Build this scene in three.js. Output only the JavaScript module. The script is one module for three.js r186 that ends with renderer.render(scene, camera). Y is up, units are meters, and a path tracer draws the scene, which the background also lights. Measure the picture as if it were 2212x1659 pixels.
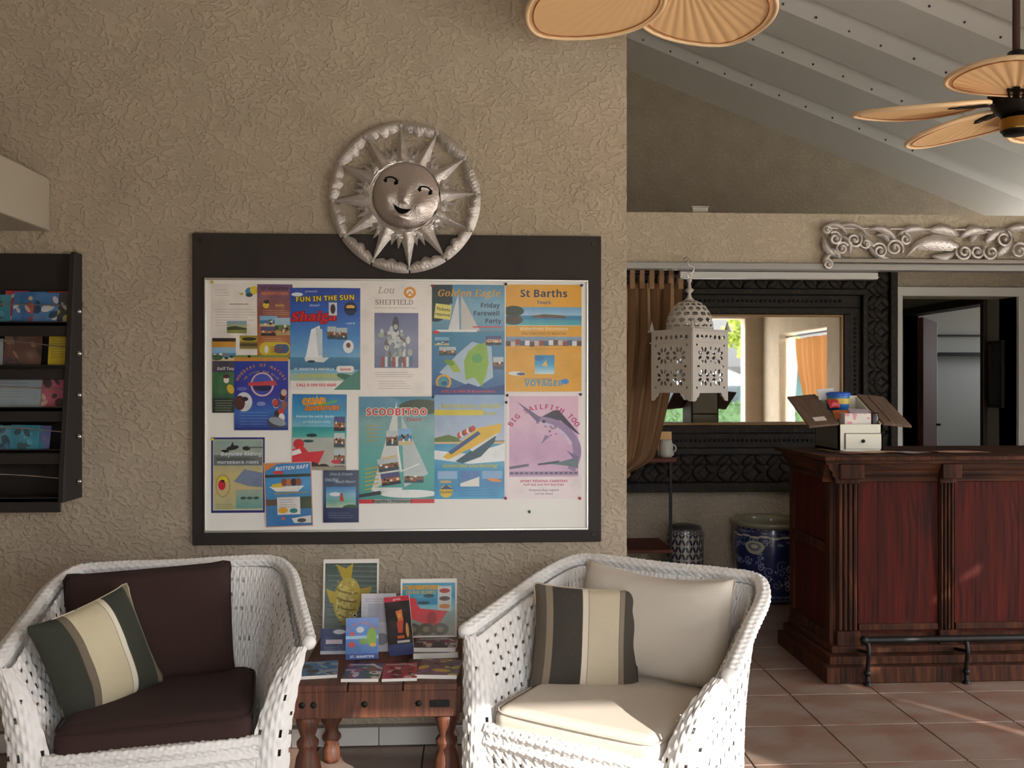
import * as THREE from 'three';
import { RoundedBoxGeometry } from 'three/addons/geometries/RoundedBoxGeometry.js';
import { mergeGeometries, toCreasedNormals } from 'three/addons/utils/BufferGeometryUtils.js';

// ---------------------------------------------------------------- camera, sky, sun, exposure
const scene = new THREE.Scene();
const camera = new THREE.PerspectiveCamera(2 * Math.atan(829.5 / 1950) * 180 / Math.PI, 2212 / 1659, 0.05, 200);
camera.position.set(0, 1.38, 3.47);
camera.rotation.y = -3.0 * Math.PI / 180;
scene.add(camera);
const renderer = new THREE.WebGLRenderer({ antialias: true });
renderer.toneMapping = THREE.LinearToneMapping;
renderer.toneMappingExposure = 4.8;
renderer.shadowMap.enabled = true;
const SUN = new THREE.Vector3(0.53, 0.40, 0.76).normalize();
scene.background = new THREE.Color().setRGB(.93, .97, 1.03);     // bright hazy sky
scene.backgroundIntensity = 2.9;
const sun = new THREE.DirectionalLight(0xfffaf2, 2.1);
sun.position.copy(SUN).multiplyScalar(20);
sun.castShadow = true;
sun.shadow.mapSize.set(4096, 4096);
Object.assign(sun.shadow.camera, { left: -9, right: 9, top: 9, bottom: -9, near: 1, far: 45 });
scene.add(sun, sun.target);

// ---------------------------------------------------------------- helpers
let seedState = 7;
const rnd = () => { seedState = (seedState * 1664525 + 1013904223) >>> 0; return seedState / 4294967296; };
const rr = (a, b) => a + (b - a) * rnd();
const V = (x, y, z) => new THREE.Vector3(x, y, z);
const clamp = THREE.MathUtils.clamp, lerp = THREE.MathUtils.lerp;
const taken = new Map();
function numbered(name) { const n = taken.get(name) ?? 0; taken.set(name, n + 1); return n ? name + '_' + String(n).padStart(3, '0') : name; }
function tag(o, label, category, group) { o.userData.label = label; o.userData.category = category; if (group) o.userData.group = group; return o; }
function thing(name, label, category, [x, y, z] = [0, 0, 0], turn = 0, group) {
  const o = new THREE.Group(); o.name = numbered(name); o.position.set(x, y, z); o.rotation.y = turn; scene.add(o);
  return tag(o, label, category, group);
}
function part(name, geo, mat, parent, pos, rot) {
  const m = new THREE.Mesh(Array.isArray(geo) ? merge(geo) : geo, mat); m.name = name; m.castShadow = m.receiveShadow = true;
  if (pos) m.position.set(...pos); if (rot) m.rotation.set(...rot);
  parent.add(m); return m;
}
function solo(name, label, category, geo, mat, pos, rot, group) { const m = part(numbered(name), geo, mat, scene, pos, rot); return tag(m, label, category, group); }
function struct(name, geo, mat, pos, rot) { const m = part(name, geo, mat, scene, pos, rot); m.userData.kind = 'structure'; return m; }
function merge(list) {
  return mergeGeometries(list.map((g) => { const h = g.index ? g.toNonIndexed() : g.clone(); for (const k of Object.keys(h.attributes)) if (!['position', 'normal', 'uv'].includes(k)) h.deleteAttribute(k); return h; }));
}
const at = (g, x = 0, y = 0, z = 0, rx = 0, ry = 0, rz = 0) => g.applyMatrix4(new THREE.Matrix4().compose(V(x, y, z), new THREE.Quaternion().setFromEuler(new THREE.Euler(rx, ry, rz)), V(1, 1, 1)));
// box given by its extents, with uv in metres
function metric(g) {
  const p = g.attributes.position, n = g.attributes.normal, uv = new Float32Array(p.count * 2);
  for (let i = 0; i < p.count; i++) {
    const ax = Math.abs(n.getX(i)), ay = Math.abs(n.getY(i)), az = Math.abs(n.getZ(i));
    const [a, b] = ax > ay && ax > az ? [p.getZ(i), p.getY(i)] : ay > az ? [p.getX(i), p.getZ(i)] : [p.getX(i), p.getY(i)];
    uv[i * 2] = a; uv[i * 2 + 1] = b;
  }
  g.setAttribute('uv', new THREE.BufferAttribute(uv, 2)); return g;
}
function ext(x0, x1, y0, y1, z0, z1, r = 0) {
  const w = x1 - x0, h = y1 - y0, d = z1 - z0;
  const g = r ? new RoundedBoxGeometry(w, h, d, 1, Math.min(r, w * .49, h * .49, d * .49)) : new THREE.BoxGeometry(w, h, d);
  return metric(g.translate((x0 + x1) / 2, (y0 + y1) / 2, (z0 + z1) / 2));
}
const box = (w, h, d, r = 0) => ext(-w / 2, w / 2, -h / 2, h / 2, -d / 2, d / 2, r);
const lathe = (pts, seg = 32) => new THREE.LatheGeometry(pts.map(([x, y]) => new THREE.Vector2(x, y)), seg);
const tube = (pts, r, seg = 24, rad = 6, closed = false) => new THREE.TubeGeometry(new THREE.CatmullRomCurve3(pts.map((p) => p.isVector3 ? p : V(...p)), closed), seg, r, rad, closed);
const rod = (a, b, r, rad = 8) => { const A = V(...a), B = V(...b), d = B.clone().sub(A), g = new THREE.CylinderGeometry(r, r, d.length(), rad); g.applyQuaternion(new THREE.Quaternion().setFromUnitVectors(V(0, 1, 0), d.clone().normalize())); return g.translate((A.x + B.x) / 2, (A.y + B.y) / 2, (A.z + B.z) / 2); };
// prism: polygon in (a,b) extruded along an axis
function prism(poly, depth, holes = [], bevel = 0) {
  const s = new THREE.Shape(poly.map(([x, y]) => new THREE.Vector2(x, y)));
  for (const h of holes) s.holes.push(h instanceof THREE.Path ? h : new THREE.Path(h.map(([x, y]) => new THREE.Vector2(x, y))));
  return new THREE.ExtrudeGeometry(s, { depth: depth - 2 * bevel, bevelEnabled: bevel > 0, bevelSize: bevel, bevelThickness: bevel, bevelSegments: 1, curveSegments: 10 }).translate(0, 0, bevel);
}
const rectPath = (x0, x1, y0, y1) => [[x0, y0], [x0, y1], [x1, y1], [x1, y0]];
// grid surface from a function of (u,v) in 0..1
function grid(f, nu, nv, skip) {
  const pos = [], uv = [], idx = [], p = V();
  for (let j = 0; j <= nv; j++) for (let i = 0; i <= nu; i++) { f(i / nu, j / nv, p); pos.push(p.x, p.y, p.z); uv.push(i / nu, j / nv); }
  for (let j = 0; j < nv; j++) for (let i = 0; i < nu; i++) {
    if (skip && skip((i + .5) / nu, (j + .5) / nv)) continue;
    const a = j * (nu + 1) + i, b = a + 1, c = a + nu + 1, d = c + 1; idx.push(a, b, d, a, d, c);
  }
  const g = new THREE.BufferGeometry();
  g.setAttribute('position', new THREE.Float32BufferAttribute(pos, 3)); g.setAttribute('uv', new THREE.Float32BufferAttribute(uv, 2));
  g.setIndex(idx); g.computeVertexNormals(); return g;
}

// ---------------------------------------------------------------- procedural textures
function hash2(x, y, s) { let h = Math.imul(x, 374761393) + Math.imul(y, 668265263) + Math.imul(s, 1442695041) | 0; h = Math.imul(h ^ (h >>> 13), 1274126177); return ((h ^ (h >>> 16)) >>> 0) / 4294967296; }
function tnoise(x, y, px, py, s = 0) {       // value noise that tiles with periods px, py
  const ix = Math.floor(x), iy = Math.floor(y), fx = x - ix, fy = y - iy, u = fx * fx * (3 - 2 * fx), v = fy * fy * (3 - 2 * fy), m = (a, n) => ((a % n) + n) % n;
  const a = hash2(m(ix, px), m(iy, py), s), b = hash2(m(ix + 1, px), m(iy, py), s), c = hash2(m(ix, px), m(iy + 1, py), s), d = hash2(m(ix + 1, px), m(iy + 1, py), s);
  return lerp(lerp(a, b, u), lerp(c, d, u), v);
}
function dataTex(w, h, f, srgb = true, rep = 1, repY = rep) {
  const d = new Uint8Array(w * h * 4), c = [0, 0, 0];
  for (let y = 0; y < h; y++) for (let x = 0; x < w; x++) { f(x / w, y / h, c); const o = (y * w + x) * 4; d[o] = clamp(c[0], 0, 255); d[o + 1] = clamp(c[1], 0, 255); d[o + 2] = clamp(c[2], 0, 255); d[o + 3] = 255; }
  const t = new THREE.DataTexture(d, w, h); t.wrapS = t.wrapT = THREE.RepeatWrapping; t.magFilter = THREE.LinearFilter; t.minFilter = THREE.LinearMipmapLinearFilter; t.generateMipmaps = true;
  if (srgb) t.colorSpace = THREE.SRGBColorSpace; t.repeat.set(rep, repY); t.needsUpdate = true; return t;
}
const M = (color, roughness = .7, extra = {}) => new THREE.MeshStandardMaterial({ color, roughness, ...extra });
const P = (color, roughness = .7, extra = {}) => new THREE.MeshPhysicalMaterial({ color, roughness, ...extra });

// skip-trowelled stucco: smooth islands and broken ridges
const stuccoH = (u, v) => {
  const wx = 2.2 * tnoise(u * 24, v * 24, 24, 24, 8), wy = 2.2 * tnoise(u * 24, v * 24, 24, 24, 9), n1 = tnoise(u * 56 + wx, v * 70 + wy, 56, 70, 1), n2 = tnoise(u * 90, v * 110, 90, 110, 2), n3 = tnoise(u * 200, v * 200, 200, 200, 3), big = tnoise(u * 9, v * 9, 9, 9, 4);
  const pit = clamp((n1 * .65 + n2 * .35 - .34 - .16 * big) * 5, 0, 1);      // smooth trowelled islands broken by small pits
  return clamp(.15 + .7 * pit + .12 * (n3 - .5), 0, 1);
};
const stuccoBump = dataTex(1024, 1024, (u, v, c) => { c[0] = c[1] = c[2] = 255 * stuccoH(u, v); }, false, 1 / .85);
const stuccoMap = dataTex(512, 512, (u, v, c) => { const h = stuccoH(u, v), g = tnoise(u * 6, v * 6, 6, 6, 5), k = 0.95 + .05 * h + .05 * (g - .5); c[0] = 255 * k * .985; c[1] = 252 * k * .985; c[2] = 246 * k * .985; }, true, 1 / .85);
const stucco = M(0xb1a594, .93, { map: stuccoMap, bumpMap: stuccoBump, bumpScale: .0036 });
const whitePaint = M(0xd8d4cc, .55);
const ceilPaint = M(0xf0ede8, .6);

function woodTex(base, dark, streak, seed, rep) {      // grain runs along v
  return dataTex(256, 512, (u, v, c) => {
    const warp = tnoise(u * 4, v * 3, 4, 3, seed) * 1.2, g = tnoise(u * 34 + warp * 6, v * 3, 34, 3, seed + 1), f = tnoise(u * 110, v * 9, 110, 9, seed + 2), b = tnoise(u * 5, v * 4, 5, 4, seed + 3);
    const k = clamp(streak * (g * .6 + f * .4) + .8 * Math.max(0, b - .55), 0, 1);
    for (let i = 0; i < 3; i++) c[i] = lerp(base[i], dark[i], k);
  }, true, rep, rep * .5);
}
const barWood = P(0xffffff, .8, { specularIntensity: .35, map: woodTex([88, 48, 26], [28, 14, 9], .95, 21, 2.2) });
const barPanel = P(0xffffff, .8, { specularIntensity: .3, map: woodTex([82, 22, 13], [30, 11, 7], .9, 31, 2.0) });
const tableWood = M(0xffffff, .6, { map: woodTex([122, 68, 40], [52, 28, 18], .9, 41, 3) });
const darkBoard = M(0xffffff, .72, { map: woodTex([42, 33, 29], [30, 24, 21], .6, 51, 2) });
const rackWood = M(0xffffff, .7, { map: woodTex([36, 30, 27], [24, 20, 18], .6, 55, 2) });
const doorWood = M(0xffffff, .75, { map: woodTex([104, 50, 34], [74, 34, 24], .7, 61, 1.5) });
const greyWood = M(0xffffff, .7, { map: woodTex([120, 96, 78], [78, 60, 48], .8, 65, 5) });
const frameWood = M(0xffffff, .7, { map: dataTex(256, 256, (u, v, c) => { const n = tnoise(u * 40, v * 40, 40, 40, 71), m = tnoise(u * 14, v * 14, 14, 14, 72), g = n * m > .42 ? 1 : 0; c[0] = 22 + 40 * g * n; c[1] = 16 + 28 * g * n; c[2] = 11 + 12 * g * n; }, true, 3) });
const iron = M(0x1a1817, .5, { metalness: .6 });
const silver = M(0xc9c2bd, .34, { metalness: 1, bumpMap: dataTex(128, 128, (u, v, c) => { c[0] = c[1] = c[2] = 255 * tnoise(u * 14, v * 14, 14, 14, 75); }, false, 4), bumpScale: .0012 });
const chrome = M(0xdadada, .15, { metalness: 1 });
const alu = M(0xd2d0cc, .35, { metalness: .9 });
const lanternWhite = M(0xb0a9a0, .6);
const paperWhite = M(0xd8d2c8, .6);

const tileMats = [0, 1, 2, 3].map((k) => M(0xffffff, .38, { map: dataTex(256, 256, (u, v, c) => {
  const a = tnoise(u * 3, v * 5, 3, 5, 80 + k), b = tnoise(u * 9, v * 14, 9, 14, 90 + k), d = tnoise(u * 60, v * 60, 60, 60, 95), t = clamp(a * 1.3 - .25 + (b - .5) * .5, 0, 1);
  c[0] = lerp(130, 117, t) + 8 * (d - .5); c[1] = lerp(113, 86, t) + 8 * (d - .5); c[2] = lerp(102, 71, t) + 8 * (d - .5);
}) }));
const grout = M(0x4a4038, .9);

// ---------------------------------------------------------------- the room
const XL = -3.3, XR = 4.29, ZF = 4.2, ZB = -2.6, RIDGE = -0.5, ZG = -5.43, XE = 5.8;      // XE: open eave of the loft beside the reception
const roof = (x) => 5.13 - .387 * (x > RIDGE ? x : 2 * RIDGE - x);
const floor = struct('floor', ext(XL - .2, XR + .2, -.2, -.006, ZB - .2, ZF + .2), grout);
{
  const TX = .40, TZ = .36, shapes = [ext(-TX / 2 + .003, TX / 2 - .003, -.01, 0, -TZ / 2 + .003, TZ / 2 - .003, .002)];
  shapes[0] = (() => { const g = shapes[0], p = g.attributes.position, uv = g.attributes.uv; for (let i = 0; i < p.count; i++) uv.setXY(i, p.getX(i) / TX + .5, p.getZ(i) / TZ + .5); return g; })();
  const x0 = 1.045 - 11 * TX, z0 = -.11 - 7 * TZ, far = [];
  for (let i = 0; i < 20; i++) for (let j = 0; j < 20; j++) {
    const x = x0 + (i + .5) * TX, z = z0 + (j + .5) * TZ; if (x < XL + .1 || x > XR || z < ZB || z > ZF - .1) continue;
    const k = Math.floor(rnd() * 4), turn = Math.floor(rnd() * 2) * Math.PI, y = rr(-.0006, 0);
    if (j < 14 && x > -2.2) part('tile', shapes[0], tileMats[k], floor, [x, y, z], [0, turn, 0]);
    else far.push(at(shapes[0].clone(), x, y, z, 0, turn, 0));
  }
  part('tile', far, tileMats[0], floor).userData.kind = 'stuff';
}
const gable = (x0, x1, y0 = 0) => { const p = [[x0, y0], [x1, y0], [x1, roof(x1) + .1]]; if (x0 < RIDGE && x1 > RIDGE) p.push([RIDGE, roof(RIDGE) + .1]); p.push([x0, roof(x0) + .1]); return p; };
const W1R = .627;
struct('wall_poster', prism(gable(XL, W1R), .2).translate(0, 0, -.2), stucco);
struct('wall_inner', ext(W1R - .2, W1R, 0, roof(W1R) + .02, ZG, -.2), stucco);
struct('wall_back', prism([[W1R, 0], [XR, 0], [XR, 2.27], [W1R, 2.27]], .2, [rectPath(3.0, 3.82, .0005, 1.985)]).translate(0, 0, ZB - .2), stucco);
struct('wall_gable', prism(gable(W1R - .2, XE, 2.33), .2).translate(0, 0, ZG - .2), stucco);
struct('wall_eave', prism(gable(XR, XE, 2.33), .2).translate(0, 0, ZB), stucco);
struct('wall_left', ext(XL - .2, XL, 0, roof(XL) + .1, -.2, ZF), stucco);
struct('wall_right', [ext(XR, XR + .2, 0, roof(XR) + .1, ZB - .2, -.2), ext(XR, XR + .2, 2.06, roof(XR) + .1, -.2, 1.1), ext(XR, XR + .2, 0, roof(XR) + .1, 1.1, 1.9), ext(XR, XR + .2, 2.06, roof(XR) + .1, 1.9, 3.53), ext(XR, XR + .2, 0, roof(XR) + .1, 3.53, ZF)], stucco);
// front of the room: two wide openings on to the terrace
struct('wall_front', prism(gable(XL - .2, XR + .2), .2, [rectPath(-.1, .8, .0005, 2.32), rectPath(2.1, 4.03, .0005, 2.32)]).translate(0, 0, ZF), stucco);
const ceiling = struct('ceiling', [prism([[RIDGE, roof(RIDGE) + .112], [XR + .5, roof(XR + .5) + .112], [XR + .5, roof(XR + .5) + .25], [RIDGE, roof(RIDGE) + .25]], ZF - ZG + .8),
  prism([[RIDGE, roof(RIDGE) + .112], [RIDGE, roof(RIDGE) + .25], [XL - .5, roof(XL - .5) + .25], [XL - .5, roof(XL - .5) + .112]], ZF - ZG + .8)].map((g) => g.translate(0, 0, ZG - .3)).concat(prism([[XR, roof(XR) + .112], [XE + .3, roof(XE + .3) + .112], [XE + .3, roof(XE + .3) + .25], [XR, roof(XR) + .25]], ZB + .3 - ZG).translate(0, 0, ZG - .3)), ceilPaint);
{
  // lapped ceiling boards running down the slope, each with a square far edge and a slanting near side
  const slope = Math.atan(.387), lows = [[-5.60, -4.74], [-4.48, -3.93], [-3.65, -3.23], [-2.94, -2.53], [-2.26, -1.82], [-1.54, -1.09], [-0.81, -0.36], [-0.08, 0.38], [0.66, 1.11], [1.39, 1.84], [2.12, 2.58], [2.85, 3.31], [3.66, 4.17]];
  const nails = [];
  for (const side of [1, -1]) {
    const L = side > 0 ? (XR + .1 - RIDGE) / Math.cos(slope) : (RIDGE - XL + .1) / Math.cos(slope);
    lows.forEach(([z0, z1], k) => {
      const reach = side > 0 && z1 < ZB ? L + (XE + .2 - XR) / Math.cos(slope) : L;
      // profile in (z, y): flat underside z0..z1, rising to the deck toward the next board
      const up = Math.min(z1 + .25, ZF), g = prism([[z0, 0], [z1, 0], [up, .113], [z0, .113]], reach);         // x=z, y=y, extruded along +Z
      g.applyMatrix4(new THREE.Matrix4().makeBasis(V(0, 0, 1), V(0, 1, 0), V(-1, 0, 0)));     // (z,y,len) -> world axes
      if (side > 0) g.translate(reach, 0, 0);
      g.rotateZ(-side * slope); g.translate(RIDGE, roof(RIDGE) + .002, 0);
      part('ceiling_board', toCreasedNormals(g.index ? g.toNonIndexed() : g, .3), ceilPaint, ceiling);
      if (side > 0 && k < 6) for (let a = 1.2; a < L; a += .27) { const x = RIDGE + a * Math.cos(slope); nails.push(new THREE.SphereGeometry(.0095, 6, 4).translate(x, roof(x) + .018, z1 + .05 + rr(-.012, .012))); }
    });
  }
  part('nail', nails, M(0x4b4542, .6), ceiling).userData.kind = 'stuff';
}
// half-height beam over the reception opening, with its rails
struct('wall_lintel', ext(W1R, XR, 2.055, 2.335, -1.75, -1.5), stucco);
struct('floor_loft', [ext(W1R, XR, 2.27, 2.33, ZG, -1.75), ext(XR, XE, 2.27, 2.33, ZG, ZB)], M(0xb0a48f, .9));
struct('trim_rail', [ext(W1R, XR, 2.018, 2.055, -1.56, -1.475, .004), ext(W1R, XR, 2.036, 2.046, -1.475, -1.468)], M(0x9a9793, .45, { metalness: .3 }));
struct('trim_track', [ext(1.215, 2.36, 1.978, 2.018, -1.62, -1.57, .004), ext(1.215, 2.36, 1.985, 1.992, -1.57, -1.566)], M(0xb9b6b1, .4, { metalness: .3 }));
// beam end of the side roof at the left
struct('beam_left', ext(-1.80, -1.553, 1.952, 2.151, 0, 2.2, .004), M(0xa29886, .8, { bumpMap: stuccoBump, bumpScale: .001 }));
// tile skirting at the foot of the poster wall
const base = struct('baseboard_poster', ext(XL, W1R, 0, .082, 0, .004), M(0x6e675e, .9));
for (let x = XL + .005, k = 0; x < W1R - .05; k++) { const w = Math.min(.33, W1R - x); part('tile', ext(x, x + w - .004, .004, .072, .003, .013, .002), M(k % 2 ? 0xc9c5bd : 0xcfcbc4, .3), base); x += w; if (k > 20) break; }
// door casing on the back wall
struct('trim_door', [ext(2.945, 3.0, 0, 2.048, ZB, ZB + .03, .004), ext(2.945, 3.875, 1.985, 2.048, ZB, ZB + .032, .004), ext(3.82, 3.875, 0, 2.048, ZB, ZB + .03, .004), ext(2.985, 3.0, 0, 1.985, ZB - .2, ZB), ext(3.82, 3.835, 0, 1.985, ZB - .2, ZB)], whitePaint);

// passage and the room beyond
const passage = M(0x8d8a7c, .9);
struct('wall_passage', [ext(2.8, 3.0, 0, 2.45, -5.2, ZB - .2), ext(2.8, 3.82, 0, 2.45, -5.4, -5.2), ext(3.82, 3.94, 0, 2.45, -2.99, ZB - .2), ext(3.82, 3.94, 2.0, 2.45, -4.2, -2.99), ext(3.82, 3.94, 0, 2.45, -6.6, -4.2)], passage);
struct('ceiling_passage', ext(2.8, 7.0, 2.45, 2.55, -6.7, ZB - .2), whitePaint);
struct('floor_passage', ext(2.8, 7.0, -.2, 0, -6.7, ZB - .2), M(0x8a7868, .5));
struct('wall_office', [ext(3.94, 7.0, 0, 2.45, -6.7, -6.5), ext(4.49, 7.0, 0, 2.45, -2.8, -2.6), ext(6.8, 7.0, 0, 1.5, -6.5, -2.8), ext(6.8, 7.0, 2.2, 2.45, -6.5, -2.8), ext(6.8, 7.0, 1.5, 2.2, -6.5, -5.9), ext(6.8, 7.0, 1.5, 2.2, -4.9, -2.8)], M(0xaaa9a2, .85));
struct('trim_frame', [ext(3.79, 3.95, 0, 2.03, -2.99, -2.945, .004), ext(3.79, 3.95, 1.97, 2.03, -4.2, -2.99, .004), ext(3.79, 3.95, 0, 2.03, -4.245, -4.2, .004)], M(0x2a1c16, .5));
{
  const d = thing('office_door', 'red-brown wooden door standing open in the passage', 'door', [3.965, 0, -4.19], Math.atan2(.64, .465) * 1);
  part('leaf', ext(0, .8, .01, 1.96, -.02, .02, .003), doorWood, d);
  part('door_edge', ext(.8, .815, .01, 1.96, -.02, .02), whitePaint, d);
  part('handle', [rod([.74, 1.0, .02], [.74, 1.0, .06], .01), rod([.74, 1.0, .06], [.64, 1.0, .06], .009)], iron, d);
}
{
  const c = thing('white_cabinet', 'tall white cupboard with round black knob in the office', 'cupboard', [4.76, 0, -5.9]);
  part('body', ext(-.16, .13, 0, 1.17, -.25, .25, .006), M(0xd9dadd, .4), c);
  part('door', ext(-.15, .12, .06, 1.13, .25, .268, .004), M(0xd9dadd, .4), c);
  part('knob', new THREE.SphereGeometry(.02, 12, 8), iron, c, [-.11, .72, .285]);
  const s = thing('office_shelf', 'dark wall shelf above the white office wall panel', 'shelf', [5.1, 1.70, -6.5]);
  part('board', ext(-1, 1, 0, .03, 0, .25), iron, s); part('rail', ext(-1, 1, .22, .235, 0, .1), iron, s);
  const k = thing('equipment_stand', 'dark equipment rack standing in the office corner', 'rack', [5.62, 0, -5.6]);
  part('frame', [ext(-.16, -.13, 0, 1.45, -.2, .2), ext(.13, .16, 0, 1.45, -.2, .2)], iron, k);
  for (let i = 0; i < 5; i++) part('shelf', ext(-.13, .13, .12 + i * .29, .14 + i * .29, -.2, .2), iron, k);
  for (let i = 0; i < 4; i++) part('unit', ext(-.12, .12, .14 + i * .29, .33 + i * .29, -.18, .18, .01), M([0x1c1f24, 0x14161a, 0x23262c, 0x1a1b1f][i], .4), k);
  solo('wall_cable', 'thin dark cable hanging on the office wall', 'cable', tube([[5.25, 1.5, -6.47], [5.22, 1.2, -6.46], [5.26, .9, -6.46], [5.2, .75, -6.46], [5.12, .8, -6.46]], .008), iron);
}

// ---------------------------------------------------------------- notice board
const BX0 = -1.021, BX1 = .524, BY0 = .774, BY1 = 1.947;
{
  const b = thing('notice_board', 'large white poster board on a dark brown wooden backing', 'notice board', [0, 0, .004]);
  part('backing_panel', ext(BX0, BX1, BY0, BY1, 0, .022, .003), darkBoard, b);
  part('white_surface', ext(-.968, .466, .829, 1.773, .022, .026), M(0xe2dfd8, .35), b);
  for (const g of [ext(-.974, .472, 1.770, 1.778, .022, .034, .002), ext(-.974, .472, .822, .831, .022, .034, .002), ext(-.974, -.967, .831, 1.770, .022, .034, .002), ext(.465, .472, .831, 1.770, .022, .034, .002)]) part('frame_strip', g, alu, b);
  for (const [x, y] of [[BX0 + .03, BY1 - .03], [BX1 - .03, BY1 - .03], [BX0 + .03, BY0 + .03], [BX1 - .03, BY0 + .03]]) part('screw', new THREE.CylinderGeometry(.008, .009, .004, 12).rotateX(Math.PI / 2), M(0x1b1613, .5), b, [x, y, .024]);
}
// ------- printed matter: small drawing kit
function canvasTex(w, h, draw) {
  const c = document.createElement('canvas'); c.width = w; c.height = h; const x = c.getContext('2d'); draw(x, w, h);
  const t = new THREE.CanvasTexture(c); t.colorSpace = THREE.SRGBColorSpace; t.anisotropy = 4; return t;
}
const R = (c, col, x, y, w, h) => { c.fillStyle = col; c.fillRect(x, y, w, h); };
const E = (c, col, x, y, rx, ry = rx, rot = 0) => { c.fillStyle = col; c.beginPath(); c.ellipse(x, y, rx, ry, rot, 0, 7); c.fill(); };
const PG = (c, col, ...p) => { c.fillStyle = col; c.beginPath(); c.moveTo(p[0], p[1]); for (let i = 2; i < p.length; i += 2) c.lineTo(p[i], p[i + 1]); c.closePath(); c.fill(); };
const LN = (c, col, lw, ...p) => { c.strokeStyle = col; c.lineWidth = lw; c.beginPath(); c.moveTo(p[0], p[1]); for (let i = 2; i < p.length; i += 2) c.lineTo(p[i], p[i + 1]); c.stroke(); };
function TX(c, s, x, y, size, col, font = 'bold', align = 'center', rot = 0, edge) {
  c.save(); c.translate(x, y); c.rotate(rot); c.font = font + ' ' + size + 'px ' + (/serif/.test(font) ? '' : 'sans-serif'); c.font = /serif/.test(font) ? font.replace(/ ?serif/, '') + ' ' + size + 'px serif' : font + ' ' + size + 'px sans-serif';
  c.textAlign = align; if (edge) { c.strokeStyle = edge; c.lineWidth = size * .14; c.strokeText(s, 0, 0); } c.fillStyle = col; c.fillText(s, 0, 0); c.restore();
}
const VG = (c, x, y, w, h, ...cols) => { const g = c.createLinearGradient(0, y, 0, y + h); cols.forEach((k, i) => g.addColorStop(i / (cols.length - 1), k)); c.fillStyle = g; c.fillRect(x, y, w, h); };
function arcText(c, s, cx, cy, r, a0, a1, size, col) { for (let i = 0; i < s.length; i++) { const a = lerp(a0, a1, s.length < 2 ? .5 : i / (s.length - 1)); TX(c, s[i], cx + r * Math.cos(a), cy + r * Math.sin(a), size, col, 'bold', 'center', a + Math.PI / 2); } }
function lines(c, x, y, w, n, gap, col, lw = 1.5) { for (let i = 0; i < n; i++) LN(c, col, lw, x + (i % 3) * 2, y + i * gap, x + w * (.7 + .3 * hash2(i, n, 3)), y + i * gap); }
function photo(c, x, y, w, h, kind) {        // tiny snapshot with a horizon and a few blobs
  const sets = { sea: ['#7fb2d8', '#2f7fae', '#c9b88c'], land: ['#9cc0d6', '#5d7a3c', '#b59a63'], dusk: ['#4a4f7a', '#b06a3a', '#2b2430'], people: ['#b9c6c9', '#7c5a44', '#384a58'] }, s = sets[kind] ?? sets.sea;
  R(c, s[0], x, y, w, h * .45); R(c, s[1], x, y + h * .42, w, h * .36); R(c, s[2], x, y + h * .74, w, h * .26);
  for (let i = 0; i < 7; i++) E(c, ['#2c2420', '#e9e2d4', '#a3523a', '#3f5a36'][i % 4], x + w * (.12 + .76 * hash2(i, Math.round(x), 5)), y + h * (.4 + .4 * hash2(i, Math.round(y), 6)), w * .08, h * .09);
}
function noiseOver(c, w, h, a = .10) { for (let i = 0; i < w * h / 60; i++) { c.fillStyle = hash2(i, 3, 1) > .5 ? `rgba(255,255,255,${a * hash2(i, 1, 9)})` : `rgba(0,0,0,${a * hash2(i, 2, 9)})`; c.fillRect(w * hash2(i, 5, 2), h * hash2(i, 6, 2), 3, 2); } }
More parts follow.
